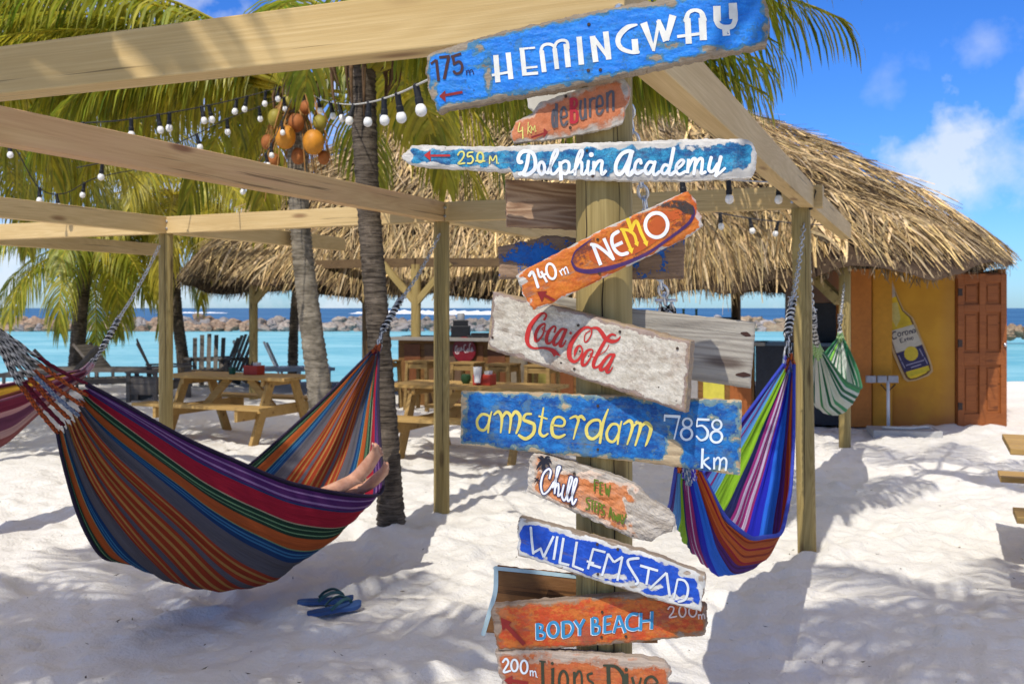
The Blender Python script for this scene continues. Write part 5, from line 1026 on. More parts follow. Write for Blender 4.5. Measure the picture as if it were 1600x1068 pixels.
# round red cola sign on the bar front
def scribble(o_p, u, v, n, W, parent, mat, lift):
    pass
cs = on_bar(726, -.17); cs.z = .90
q = thing('round_sign', 'round dark red cola sign on the front of the bar', 'sign', cs); nrm = Vector((cd.y, -cd.x, 0)); Mx = Matrix((cd, -nrm, Vector((0, 0, 1)))).transposed().to_4x4(); Mx.translation = cs
mb = MB(); mb.lathe([(.20, 0), (.205, .012), (.195, .022)], (0, 0, 0), 32, ax=Matrix.Rotation(R(90), 3, 'X')); obj('disc', mb, plain('deep_red_enamel', (.16, .008, .012), .35, .15), q, Mx)
mb = MB(); sc = .34 / 1260
for pts, wd in (([(410, 240), (440, 190), (420, 158), (300, 245), (192, 480), (282, 606), (400, 560)], 60), ([(418, 292), (305, 420), (332, 508), (418, 350)], 50), ([(545, 340), (472, 390), (450, 530), (542, 488)], 50), ([(690, 372), (572, 440), (550, 568), (682, 400), (640, 570), (692, 505)], 50), ([(1002, 380), (880, 378), (740, 600), (790, 778), (902, 660)], 60), ([(1020, 622), (908, 740), (940, 818), (1036, 650)], 50), ([(1330, 440), (1202, 502), (1052, 780), (1100, 842)], 55), ([(1302, 690), (1172, 780), (1152, 888), (1302, 702), (1214, 898), (1292, 850)], 50)):
    c = cr(pts, 4)
    tl = math.radians(-27)
    def tr(p): x, y = (p.x - 780) * sc, -(p.y - 530) * sc; return (x * math.cos(-tl) - y * math.sin(-tl), -.024, x * math.sin(-tl) + y * math.cos(-tl) + .02)
    vs = []
    for i, p in enumerate(c):
        d = (c[min(i + 1, len(c) - 1)] - c[max(i - 1, 0)]).normalized(); nn = Vector((-d.y, d.x, 0)) * wd / 2; vs += [tr(p + nn), tr(p - nn)]
    mb.add(vs, [(2 * i, 2 * i + 1, 2 * i + 3, 2 * i + 2) for i in range(len(c) - 1)])
obj('lettering', mb, plain('pale_sign_lettering', (.50, .40, .38), .5, .1), q, Mx)
# bar stools
def make_stool():
    t = thing('bar_stool', 'light wooden bar stool at the counter', 'bar stool'); S = .40; h = .72
    mb = MB()
    for k in range(4): mb.box((0, -.15 + k * .1, h + .015), (S, .092, .03))
    obj('seat', mb, M_STOOL, t, bevel=.004)
    for sx in (-1, 1):
        for sy in (-1, 1):
            mb = MB(); mb.bar((sx * .19, sy * .19, 0), (sx * .165, sy * .165, h), .05, .05, Vector((0, 1, 0))); obj('leg', mb, M_STOOL, t)
    for s_ in (-1, 1):
        for a, b, w_, h_ in (((-.16, s_ * .168, h - .05), (.16, s_ * .168, h - .05), .025, .07), ((s_ * .168, -.16, h - .051), (s_ * .168, .16, h - .051), .025, .068), ((-.17, s_ * .182, .28), (.17, s_ * .182, .28), .025, .04)):
            mb = MB(); mb.bar(a, b, w_, h_); obj('rail', mb, M_STOOL, t)
    return t
st0 = make_stool(); sts = [(600, 15.4, 'light wooden bar stool behind the dark palm trunk'), (660, 15.2, 'light wooden bar stool beside the roof post with two braces'), (731, 14.8, 'light wooden bar stool below the round red cola sign'), (786, 14.4, 'light wooden bar stool under the left end of the white board'), (847, 14.1, 'light wooden bar stool just left of the sign post')]
for k, (px, d, lab) in enumerate(sts):
    o = st0 if k == 0 else copy_tree(st0); place(o, at(px, d), math.atan2(cd.y, cd.x)); tag(o, lab, 'bar stool', 'stools along the bar')
# painted beer bottle cut-out on the wall
bw = thing('bottle_sign', 'tilted beer bottle sign on the yellow wall', 'sign', (Mw @ Vector((.6, 0, 1.2))))
def wpt(px, y, off): 
    n = Mw.col[1].to_3d(); p0 = Mw.translation - n * off; ray = Vector(((px - HX) / F, 1, (HY - y) / F)); o = Vector((0, 0, EYE)); return o + ray * ((p0 - o).dot(n) / ray.dot(n))
ZB_ = lambda p: (1360 + p[0] / 5.936, 430 + p[1] / 5.936)
def wpoly(name, pts, off, th, mat, smooth=False):
    q = [ZB_(p) for p in ([(v.x, v.y) for v in cr(pts, 3, True)] if smooth else pts)]; mb = MB(); n = len(q)
    f = [wpt(*p, off + th) for p in q]; b = [wpt(*p, off) for p in q]; mb.add(f + b, [tuple(range(n)), tuple(range(2 * n - 1, n - 1, -1))] + [(i, n + i, n + (i + 1) % n, (i + 1) % n) for i in range(n)]); return obj(name, mb, mat, bw)
out = [(60, 0), (70, 120), (110, 260), (135, 370), (130, 470), (160, 570), (215, 740), (265, 860), (310, 960), (345, 985), (420, 975), (540, 930), (580, 890), (575, 840), (540, 740), (480, 600), (430, 470), (395, 390), (310, 320), (270, 230), (235, 140), (190, 0), (150, -60), (70, -60)]
wpoly('outline', out, .004, .02, plain('sign_border_tan', (.50, .33, .15), .5, .15))
cxl = lambda y: 135 + .333 * y
ins = [(x + (cxl(y) - x) * .13, y + (480 - y) * .028) for x, y in out]
wpoly('glass_edge', ins, .0245, .003, plain('dark_glass_edge', (.13, .055, .012), .4, .3, 5))
ins2 = [(x + (cxl(y) - x) * .13, y + (480 - y) * .03) for x, y in ins]
wpoly('glass', ins2, .0265, .003, plain('amber_beer', (.60, .40, .012), .35, .35, 5))
wpoly('cap', [(75, -50), (82, 60), (105, 210), (130, 235), (235, 195), (225, 140), (195, 40), (160, -50)], .0305, .003, plain('pale_foil', (.44, .38, .34), .4, .2, 20))
wpoly('neck_shine', [(185, 260), (250, 250), (280, 400), (240, 480), (195, 400)], .0305, .002, plain('pale_highlight_paint', (.52, .42, .12), .4, .2, 20))
wpoly('label', [(172, 520), (400, 455), (480, 640), (240, 720)], .0305, .002, plain('cream_label', (.50, .44, .34), .5, .12, 20))
wpoly('label_band', [(240, 722), (480, 642), (552, 830), (315, 900)], .0305, .002, plain('navy_label', (.035, .028, .08), .5, .3, 20))
wpoly('emblem', ell(378, 725, 66, 68), .0332, .002, plain('gold_label_emblem', (.56, .40, .03), .5, .2, 20))
wpoly('base_shine', [(335, 905), (540, 845), (552, 880), (350, 945)], .0305, .002, plain('yellow_highlight_paint', (.55, .42, .02), .4, .2))
def wstroke(name, sts, off, mat):
    mb = MB(); k = 0
    for pts, wd in sts:
        c = cr(pts, 4) if len(pts) > 2 else [Vector((*p, 0)) for p in pts]; k += 1; vs = []
        for i, p in enumerate(c):
            d = (c[min(i + 1, len(c) - 1)] - c[max(i - 1, 0)]).normalized(); nn = Vector((-d.y, d.x, 0)) * wd / 2
            for e in (p + nn, p - nn): vs.append(wpt(*ZB_((e.x, e.y)), off + k * .00012))
        mb.add(vs, [(2 * i, 2 * i + 1, 2 * i + 3, 2 * i + 2) for i in range(len(c) - 1)])
    return obj(name, mb, mat, bw)
wstroke('lettering', [([(238, 522), (212, 530), (198, 560), (215, 590), (245, 575)], 12), (ell(268, 548, 14, 18, 9) + [(282, 548)], 9), ([(295, 525), (300, 560)], 9), ([(297, 538), (310, 522), (318, 528)], 8), (ell(335, 532, 13, 18, 9) + [(348, 532)], 9), ([(360, 512), (368, 545)], 9), ([(362, 525), (375, 510), (382, 520), (388, 540)], 9), (ell(402, 516, 11, 16, 9) + [(413, 516)], 8), ([(412, 500), (420, 530)], 8),
    ([(272, 588), (282, 624)], 8), ([(272, 588), (298, 580)], 7), ([(277, 606), (295, 600)], 6), ([(282, 624), (306, 616)], 7), ([(312, 590), (332, 612)], 6), ([(330, 584), (314, 616)], 6), ([(342, 574), (350, 606)], 7), ([(336, 588), (356, 582)], 6), ([(362, 580), (368, 602)], 7), ([(364, 588), (376, 576)], 6), (ell(388, 585, 9, 12, 8) + [(397, 585)], 6)],   .0336, plain('dark_sign_lettering', (.05, .04, .06), .5, .1))
wstroke('band_lettering', [([(330, 835), (500, 785)], 9), ([(375, 855), (470, 825)], 10), ([(262, 740), (285, 790)], 8), ([(290, 800), (320, 860)], 7), ([(455, 680), (490, 750)], 8), ([(500, 760), (530, 820)], 7)],   .0336, plain('pale_sign_lettering_band', (.30, .27, .36), .5, .1))
# broom, slab and hose by the wall
t = thing('broom', 'push broom standing head up against the yellow wall', 'broom', at(1388, 12.6)); mb = MB(); mb.tube([at(1388, 12.62, .05), at(1387.5, 12.76, .62)], .02, 10, uvk=1); obj('handle', mb, M_WHITEP, t, smooth=True)
mb = MB(); mb.tube([P(1387, 612, 12.76), P(1376, 600, 12.78)], .008, 6); mb.tube([P(1387, 612, 12.76), P(1399, 600, 12.76)], .008, 6); obj('bracket', mb, M_BLACK, t)
for x0, x1 in ((1353, 1368), (1370, 1385), (1387, 1403)):
    mb = MB(); mb.box((P(x0, 592, 12.76) + P(x1, 592, 12.76)) / 2, ((x1 - x0) / F * 12.76, .05, .09)); obj('bristle_block', mb, plain('grey_bristles', (.34, .34, .36), .8, .25, 90), t, bevel=.008)
t = thing('kerb_slab', 'low grey concrete slab in the sand before the yellow wall', 'slab', at(1412, 12.2)); mb = MB(); mb.box((0, 0, 0), (.80, .5, .10)); obj('slab', mb, plain('grey_concrete', (.40, .39, .37), .85, .12, 30), t, Matrix.Translation(at(1412, 12.25, .02)) @ Matrix.Rotation(-.18, 4, 'Z'), bevel=.012)
mb = MB(); mb.tube(cr([at(1385, 12.5, .05), at(1400, 12.35, .07), at(1380, 12.2, .09), at(1420, 12.15, .085), at(1450, 12.25, .085), at(1462, 12.1, .03)], 6), .016, 8); tag(obj('hose', mb, plain('pale_hose', (.62, .60, .54), .4, .1), smooth=True), 'pale hose curling over the slab beside the broom', 'hose')

# ---------------------------------------------------------------- hammocks
def stripe_mat(name, stops, mirror=True, weave=.25):
    m = NT(name, .85, .15); tc = m.n('ShaderNodeTexCoord'); sp = m.n('ShaderNodeSeparateXYZ'); m.l(tc.outputs['UV'], sp.inputs[0])
    t = sp.outputs[1]
    if mirror: t = m.math('MULTIPLY', t, .845); t = m.math('MULTIPLY', m.math('MINIMUM', t, m.math('SUBTRACT', 1.0, t)), 2.0)
    rp = m.n('ShaderNodeValToRGB'); rp.color_ramp.interpolation = 'CONSTANT'; e = rp.color_ramp.elements
    while len(e) > 1: e.remove(e[0])
    for i, (p, c) in enumerate(stops):
        k = e[0] if i == 0 else e.new(p); k.position = p; k.color = (*c, 1)
    m.l(t, rp.inputs[0]); mp = m.n('ShaderNodeMapping'); mp.inputs['Scale'].default_value = (14, 260, 1); m.l(tc.outputs['UV'], mp.inputs[0]); th = m.noise(mp.outputs[0], 1, 3, .6)
    mp2 = m.n('ShaderNodeMapping'); mp2.inputs['Scale'].default_value = (700, 500, 1); m.l(tc.outputs['UV'], mp2.inputs[0]); wv = m.noise(mp2.outputs[0], 1, 2, .5)
    k = m.mix(m.ramp(m.math('ADD', m.math('MULTIPLY', th, .6), m.math('MULTIPLY', wv, .4)), .3, .7), (1 - weave,) * 3, (1 + weave,) * 3)
    col = m.mix(1.0, rp.outputs[0], k, 'MULTIPLY'); mp3 = m.n('ShaderNodeMapping'); mp3.inputs['Scale'].default_value = (4, 26, 1); m.l(tc.outputs['UV'], mp3.inputs[0]); fold = m.noise(mp3.outputs[0], 1, 4, .55, .6)
    m.col(col); m.nrm(m.bump(wv, .35, .002, m.bump(fold, .55, .03)))
    tr = m.n('ShaderNodeBsdfTranslucent'); m.l(col, tr.inputs[0]); mx = m.n('ShaderNodeMixShader'); mx.inputs[0].default_value = .18; m.l(m.b.outputs[0], mx.inputs[1]); m.l(tr.outputs[0], mx.inputs[2]); m.l(mx.outputs[0], m.out.inputs[0])
    return m.m
def rope_mat(name, c1, c2, k=60, s=.5):
    m = NT(name, .8, .2); tc = m.n('ShaderNodeTexCoord'); sp = m.n('ShaderNodeSeparateXYZ'); m.l(tc.outputs['UV'], sp.inputs[0])
    f = m.math('FRACT', m.math('ADD', m.math('MULTIPLY', sp.outputs[0], k), m.math('MULTIPLY', sp.outputs[1], 2.0)))
    a = m.ramp(f, s - .06, s + .06); m.col(m.mix(a, c1, c2)); m.nrm(m.bump(m.math('PINGPONG', f, .5), .6, .004)); return m.m
M_BWROPE = rope_mat('black_white_rope', (.70, .68, .63), (.008, .008, .010), 21, .42)
M_ORROPE = rope_mat('orange_black_rope', (.50, .10, .02), (.03, .015, .015), 40, .62); M_MRROPE = rope_mat('maroon_rope', (.16, .012, .03), (.05, .005, .015), 40, .6); M_BLROPE = rope_mat('blue_grey_rope', (.05, .10, .20), (.35, .36, .38), 40, .6)
M_PKROPE = rope_mat('pink_rope', (.40, .14, .17), (.45, .38, .40), 40); M_VIROPE = rope_mat('violet_rope', (.05, .03, .35), (.40, .38, .55), 40, .6); M_GRROPE = rope_mat('green_rope', (.16, .34, .03), (.45, .55, .35), 40)
def smooth_list(ctrl, ws):
    c = np.array(ctrl); o = np.interp(ws, c[:, 0], c[:, 1]); z = np.interp(ws, c[:, 0], c[:, 2]); k = np.array([1, 4, 6, 4, 1]) / 16.
    for _ in range(5):
        for a in (o, z):
            p = np.pad(a, 2, mode='edge'); q = np.convolve(p, k, 'valid'); q[0], q[-1] = a[0], a[-1]; a[:] = q
    return o, z
def chain(name, a, b, parent, wire=.0042, pitch=.034):
    a, b = Vector(a), Vector(b); d = (b - a); n = max(3, int(d.length / pitch)); d.normalize(); s1 = d.cross(Vector((.3, .9, .2))).normalized(); s2 = d.cross(s1); mb = MB()
    for i in range(n):
        t = (i + .5) / n; c = a.lerp(b, t) + Vector((0, 0, -.03 * math.sin(math.pi * t))); mb.torus(c, d, .0125, wire, 1.75, s1 if i % 2 else s2, 12, 6)
    return obj(name, mb, M_STEEL, parent, smooth=True)
def hammock(label, p0, p1, top0, top1, g0, g1, Nl, Bl, Fl, mat, cords, ropemat, nw=12, seed=0, ripple=.012, rim=(.02, .012, .03), rope_r=.0062, coil=True):
    rng = random.Random(seed); u = (p1 - p0); u.z = 0; u.normalize(); o_ = Vector((u.y, -u.x, 0))
    X = lambda w, o, z: p0 + u * w + o_ * o + Vector((0, 0, z))
    t = thing('hammock', label, 'hammock', X((Nl[0][0] + Nl[-1][0]) / 2, 0, 0))
    nS, nT = 90, 72; ws = np.linspace(Nl[0][0], Nl[-1][0], nS + 1)
    No, Nz = smooth_list(Nl, ws); Bo, Bz = smooth_list(Bl, ws); Fo, Fz = smooth_list(Fl, ws)
    mb = MB(); rows = []
    for i in range(nS + 1):
        n, b, f = Vector((No[i], Nz[i], 0)), Vector((Bo[i], Bz[i], 0)), Vector((Fo[i], Fz[i], 0)); c = b * 2 - (n + f) * .5
        raw = [n * (1 - q) ** 2 + c * 2 * q * (1 - q) + f * q * q for q in [k / 120 for k in range(121)]]
        L = [0]
        for a, d in zip(raw, raw[1:]): L.append(L[-1] + (d - a).length)
        row = []; j = 0; s_ = i / nS; end = max(math.exp(-s_ * 7), math.exp(-(1 - s_) * 7))
        for k in range(nT + 1):
            v = L[-1] * k / nT
            while j < 119 and L[j + 1] < v: j += 1
            a = raw[j].lerp(raw[j + 1], (v - L[j]) / max(1e-9, L[j + 1] - L[j])); tg = (raw[min(120, j + 1)] - raw[j]).normalized(); nr = Vector((tg.y, -tg.x, 0))
            am = ripple * (.18 + end) * (math.sin(k / nT * 6.28 * nw + .6 * math.sin(k * .9 + seed)) + .5 * math.sin(k / nT * 6.28 * nw * 2.3 + seed + 3 * s_)); am *= min(1, k / 5, (nT - k) / 5) * min(1, L[-1] / .3)
            am += .012 * mnoise.noise(Vector((s_ * 5, k * .12, seed)))
            a = a + nr * am; row.append(X(ws[i], a.x, a.y))
        rows.append(row)
    vs = [p for r in rows for p in r]; uv = [(i / nS, k / nT) for i in range(nS + 1) for k in range(nT + 1)]; w_ = nT + 1
    mb.add(vs, [(i * w_ + k, i * w_ + k + 1, (i + 1) * w_ + k + 1, (i + 1) * w_ + k) for i in range(nS) for k in range(nT)], None, uv); obj('cloth', mb, mat, t, smooth=True)
    for k in (0, nT):
        m2 = MB(); m2.tube([r[k] for r in rows], .009, 6); obj('hem', m2, plain('hem_cloth', rim, .85, .2), t, smooth=True)
    for e, (g, top, row) in enumerate(((g0, top0, rows[0]), (g1, top1, rows[-1]))):
        g = Vector(g); nC = 7
        for k in range(nC):
            q = row[int(k * nT / (nC - 1))]; c = MB(); mid = g.lerp(q, .55) + Vector((rng.uniform(-.012, .012), rng.uniform(-.012, .012), -.012)); c1 = cr([g + Vector((rng.uniform(-.012, .012), rng.uniform(-.012, .012), 0)), g.lerp(q, .3) + Vector((0, 0, -.008)), mid], 5)
            for ph in (0, 2.1): c.tube([p + Vector((.006 * math.cos(i * 1.1 + ph), .006 * math.sin(i * 1.1 + ph), 0)) for i, p in enumerate(c1)], rope_r, 6)
            obj('cord', c, ropemat, t, smooth=True)
            c = MB(); c2 = cr([mid, mid.lerp(q, .5) + Vector((0, 0, -.006)), q], 5)
            for ph in (0, 2.1, 4.2): c.tube([p + Vector((.007 * math.cos(i * 1.4 + ph), .007 * math.sin(i * 1.4 + ph), 0)) for i, p in enumerate(c2)], rope_r * .85, 6)
            obj('cord', c, cords[(k + e) % len(cords)], t, smooth=True)
        d = (Vector(top) - g).normalized(); braid = g + d * (.30 if coil else .12); c = MB(); s1 = d.cross(Vector((0, 0, 1))).normalized() if abs(d.z) < .98 else Vector((1, 0, 0)); s2 = d.cross(s1)
        for ph in (0, 2.1, 4.2):
            c.tube([g.lerp(braid, i / 24) + (s1 * math.cos(i * .8 + ph) + s2 * math.sin(i * .8 + ph)) * .016 for i in range(25)], .0105, 6)
        obj('rope', c, ropemat, t, smooth=True)
        c = MB()
        for r_ in (-1, 1): c.tube([braid - d * .01 + s1 * .018 * r_, braid + d * .03 + s1 * .016 * r_], .005, 6)
        c.tube([braid + d * .03 - s1 * .03, braid + d * .03 + s1 * .03], .005, 6); obj('shackle', c, M_STEEL, t, smooth=True)
        chain('chain', top, braid + d * .02, t)
    return t, X, rows
BLK, PUR, LIL, RED, CRM, DGR, PGR = (.012, .01, .022), (.060, .014, .085), (.22, .125, .26), (.27, .010, .025), (.30, .27, .17), (.012, .035, .02), (.13, .24, .12)
ORG, NVY, LBL, GRY, YEL, DRD = (.32, .07, .016), (.008, .035, .105), (.03, .13, .25), (.085, .08, .092), (.34, .17, .045), (.26, .034, .012)
st = [(0, BLK), (.022, PUR), (.05, LIL), (.062, PUR), (.105, LIL), (.118, PUR), (.14, NVY), (.15, RED), (.285, CRM), (.292, DGR), (.318, PGR), (.328, DGR), (.352, PGR), (.36, DGR), (.385, ORG), (.475, PGR), (.482, NVY), (.505, LBL), (.517, NVY), (.53, LBL), (.542, NVY), (.575, GRY), (.715, DRD), (.74, YEL), (.757, DRD), (.79, YEL), (.81, DRD), (.84, GRY), (.885, DRD), (.915, YEL), (.94, DRD), (.985, YEL)]
M_H1 = stripe_mat('multicolour_striped_weave', st)
ham, HXf, hrows = hammock('big striped hammock in the left foreground with bare feet over its edge', E, A, (E.x + .05, E.y + .08, 2.1), (A.x - .01, A.y - .07, 2.09), (-2.02, 3.74, 1.53), (-.85, 6.54, 1.40),
    [(1.0, .08, 1.235), (1.3, .09, 1.08), (1.6, .114, .92), (2.1, .29, .662), (2.3, .39, .592), (2.45, .47, .55), (2.6, .55, .52), (2.68, .535, .527), (2.8, .44, .63), (3.0, .31, .80), (3.25, .15, 1.02), (3.47, .025, 1.27)],
    [(1.0, .03, 1.12), (1.15, .10, .86), (1.31, .16, .62), (1.6, .21, .30), (1.78, .21, .195), (2.1, .2, .135), (2.46, .2, .25), (2.6, .18, .35), (3.0, .08, .66), (3.47, 0, 1.24)],
    [(1.0, -.08, 1.02), (1.1, -.10, .68), (1.3, -.15, .42), (1.6, -.25, .32), (2.0, -.35, .38), (2.35, -.4, .52), (2.665, -.36, .634), (3.13, -.2, .955), (3.47, -.025, 1.27)],
    M_H1, [M_MRROPE, M_ORROPE, M_ORROPE, M_BLROPE, M_ORROPE], M_BWROPE, 11, 1, .015)
BBL, RBL, PNK, WHT, LIM, SKY, VIO, ORR = (.02, .12, .60), (.015, .02, .38), (.22, .02, .13), (.45, .38, .52), (.20, .38, .02), (.08, .24, .52), (.07, .02, .16), (.46, .10, .02)
st = [(0, ORR), (.03, DRD), (.045, ORR), (.085, RED), (.10, ORR), (.14, DRD), (.155, ORR), (.19, RED), (.205, DRD), (.23, VIO), (.25, PUR), (.265, VIO), (.285, PUR), (.30, BBL), (.39, RBL), (.48, PNK), (.50, WHT), (.52, PNK), (.545, WHT), (.56, PNK), (.585, WHT), (.61, PNK), (.63, (.02, .025, .10)), (.70, LIM), (.83, SKY), (.89, PNK), (.905, SKY), (.94, VIO), (.97, PUR)]
hammock('blue and orange striped hammock hanging empty right of the sign post', D, B, (D.x + .06, D.y + .10, 2.08), (B.x - .045, B.y - .07, 2.08), (.51, 3.0, 1.32), (1.53, 5.53, 1.40),
    [(.9, .03, 1.05), (1.2, .05, .84), (1.6, .08, .68), (2.2, .11, .575), (2.7, .10, .67), (3.1, .06, .9), (3.47, .02, 1.24)], [(.9, .0, 1.0), (1.2, -.02, .72), (1.6, -.05, .53), (2.2, -.05, .425), (2.6, -.03, .46), (2.95, -.03, .67), (3.2, -.02, .9), (3.47, -.01, 1.18)],
    [(.9, -.035, 1.05), (1.2, -.12, .88), (1.6, -.24, .76), (2.2, -.30, .70), (2.7, -.26, .84), (3.1, -.16, 1.02), (3.47, -.04, 1.24)], stripe_mat('blue_orange_striped_weave', st, False), [M_VIROPE, M_ORROPE, M_VIROPE, M_BLROPE], M_BWROPE, 9, 2, .012, (.03, .05, .35))
GRN, GDK, GLM = (.05, .24, .10), (.012, .10, .05), (.25, .55, .08); WGR = (.48, .52, .46)
st = [(0, GRN), (.06, WGR), (.10, GDK), (.14, WGR), (.17, GDK), (.21, WGR), (.30, GRN), (.34, WGR), (.38, GDK), (.42, WGR), (.50, GRN), (.54, (.55, .55, .5)), (.62, GDK), (.68, WGR), (.72, GLM), (.82, GRN), (.87, WGR), (.90, GDK), (.95, GLM)]
G_ = at(1320, 10.8)
hammock('green and white striped hammock behind the right post, before the dark bar', B, G_, (B.x + .01, B.y + .07, 2.08), (G_.x - .03, G_.y - .07, 1.82), (2.08, 6.86, 1.42), (3.33, 10.12, 1.40),
    [(.9, .03, 1.24), (1.5, .16, .98), (2.4, .25, .86), (3.2, .20, .95), (3.9, .03, 1.24)], [(.9, .0, 1.18), (1.5, 0, .78), (2.4, .03, .62), (3.2, .02, .70), (3.6, 0, .95), (3.9, 0, 1.18)], [(.9, -.03, 1.24), (1.5, -.18, .98), (2.4, -.25, .84), (3.2, -.2, 1.0), (3.9, -.03, 1.24)],
    stripe_mat('green_white_striped_weave', st, False), [M_GRROPE], M_BWROPE, 8, 3, .014, (.03, .15, .06), coil=False)
st = [(0, (.16, .02, .04)), (.10, (.34, .18, .18)), (.15, (.10, .03, .06)), (.28, (.36, .22, .20)), (.34, (.17, .05, .05)), (.5, (.10, .05, .06)), (.6, (.30, .17, .15)), (.65, (.15, .03, .05)), (.8, (.22, .07, .04)), (.9, (.34, .19, .02)), (.97, (.20, .03, .04))]
hammock('dusky red striped hammock at the far left behind the rope fan', FF, CC, (FF.x + .05, FF.y + .08, 2.1), (CC.x - .03, CC.y - .07, 2.08), (-4.3, 5.25, 1.38), (-3.24, 7.86, 1.22),
    [(1.0, .03, 1.2), (1.6, .14, .95), (2.2, .22, .86), (2.8, .18, .95), (3.52, .03, 1.07)], [(1.0, 0, 1.12), (1.6, 0, .7), (2.2, .0, .5), (2.8, .0, .58), (3.2, 0, .85), (3.52, 0, 1.02)], [(1.0, -.03, 1.2), (1.6, -.16, .95), (2.2, -.24, .86), (2.8, -.18, .98), (3.52, -.03, 1.07)],
    stripe_mat('dusky_pink_striped_weave', st, False), [M_PKROPE], M_BWROPE, 8, 4, .014, (.15, .05, .08))

# ---------------------------------------------------------------- person lying in the hammock
def skin_mesh(name, chains, mat, parent, sub=2, root=0):
    """chains: lists of (key, point, radius); equal keys join the chains into one skinned body"""
    idx = {}; V = []; Rr = []; Ed = []
    for ch in chains:
        prev = None
        for key, p, r in ch:
            if key not in idx: idx[key] = len(V); V.append(tuple(p)); Rr.append(r)
            k = idx[key]
            if prev is not None: Ed.append((prev, k))
            prev = k
    me = bpy.data.meshes.new(name); me.from_pydata(V, Ed, []); me.update(); me.materials.append(mat); o = bpy.data.objects.new(name, me); C.objects.link(o)
    md = o.modifiers.new('skin', 'SKIN'); md.use_smooth_shade = True
    sk = me.skin_vertices[0].data if me.skin_vertices else None
    if sk is None:
        bpy.context.view_layer.objects.active = o; bpy.ops.object.mode_set(mode='EDIT'); bpy.ops.mesh.customdata_skin_add() ; bpy.ops.object.mode_set(mode='OBJECT'); sk = me.skin_vertices[0].data
    for i, r in enumerate(Rr): sk[i].radius = (r, r) if isinstance(r, (int, float)) else r
    sk[root].use_root = True
    ss = o.modifiers.new('smooth', 'SUBSURF'); ss.levels = sub; ss.render_levels = sub
    if parent is not None: o.parent = parent; o.matrix_local = world_of(parent).inverted()
    return o
def skin_tone():
    m = NT('sun_warmed_skin', .5, .35); v = m.coord(); n1 = m.noise(v, 26, 4, .6); n2 = m.noise(v, 240, 3, .6)
    m.col(m.mix(m.ramp(n1, .3, .7), (.46, .22, .13), (.58, .31, .20))); m.nrm(m.bump(n2, .2, .001)); m.b.inputs['Subsurface Weight'].default_value = .12; m.b.inputs['Subsurface Radius'].default_value = (.012, .005, .003); m.b.inputs['Subsurface Scale'].default_value = .5; return m.m
SK = skin_tone()
pers = thing('person', 'barefoot person lying in the big striped hammock with crossed feet showing', 'person', HXf(2.0, .1, 0))
H3 = lambda w, o, z: HXf(w, o, z)
def foot(tag_, ank, heel, ball, tips, r=1.0):
    out = [[('a' + tag_, ank, .036 * r), ('h' + tag_, heel, .034 * r)], [('a' + tag_, ank, .036 * r), ('i' + tag_, ank.lerp(ball, .5), (.036 * r)), ('b' + tag_, ball, .040 * r)]]
    n = len(tips)
    for k, tp in enumerate(tips):
        d = (tp - ball); m_ = ball + d * .5
        rr = (.0175, .0125, .012, .0115, .0105)[k] * r
        out.append([('b' + tag_, ball, .040 * r), ('m%s%d' % (tag_, k), m_, rr * 1.05), ('t%s%d' % (tag_, k), tp, rr)])
    return out
# the two feet, upper one over the lower, set at the spot where the rim is pressed down
fa = P(566, 742, 5.40); fb = P(566, 764, 5.50)
knA, knB = H3(2.20, .12, .43), H3(2.18, .02, .41); hipA, hipB = H3(1.95, .08, .37), H3(1.93, -.06, .37); pel = H3(1.93, .01, .39)
chest = H3(1.66, -.02, .47); neck = H3(1.52, -.02, .54); head = H3(1.43, -.02, .60)
tipsA = [P(586, 692.5, 5.30), P(590, 694, 5.335), P(593, 697.5, 5.36), P(596, 702, 5.385), P(598, 708, 5.405)]
tipsB = [P(604, 722, 5.40), P(606, 725.5, 5.43), P(607, 729, 5.455), P(607, 733.5, 5.475), P(606, 738.5, 5.495)]
ch = [[('pel', pel, .11), ('che', chest, .12), ('nec', neck, .06), ('hea', head, .095), ('top', head + (head - neck) * .8, .08)],
      [('pel', pel, .11), ('hA', hipA, .08), ('kA', knA, .055), ('cA', knA.lerp(fa, .4), .046), ('sA', knA.lerp(fa, .78), .034), ('aA', fa, .031)],
      [('pel', pel, .11), ('hB', hipB, .08), ('kB', knB, .055), ('cB', knB.lerp(fb, .4), .046), ('sB', knB.lerp(fb, .78), .034), ('aB', fb, .031)],
      [('che', chest, .12), ('shA', H3(1.62, .09, .49), .045), ('elA', H3(1.80, .10, .52), .036), ('wrA', H3(1.95, .03, .53), .026)],
      [('che', chest, .12), ('shB', H3(1.62, -.13, .48), .045), ('elB', H3(1.82, -.14, .48), .036), ('wrB', H3(1.98, -.02, .52), .028)]]
ch += foot('A', fa, P(584, 753, 5.43), P(586, 715, 5.36), tipsA)
ch += foot('B', fb, P(586, 772, 5.53), P(598, 742, 5.46), tipsB)
skin_mesh('body', ch, SK, pers, 2)
cl = [[('pel', pel, .12), ('mid', pel.lerp(chest, .5), .12), ('che', chest, .132), ('nk', chest.lerp(neck, .5), .09)], [('pel', pel, .12), ('hA', hipA, .09), ('kA', hipA.lerp(knA, .6), .078)], [('pel', pel, .12), ('hB', hipB, .09), ('kB', hipB.lerp(knB, .6), .078)]]
skin_mesh('clothing', cl, plain('navy_cloth', (.03, .04, .09), .9, .2, 60), pers, 2)
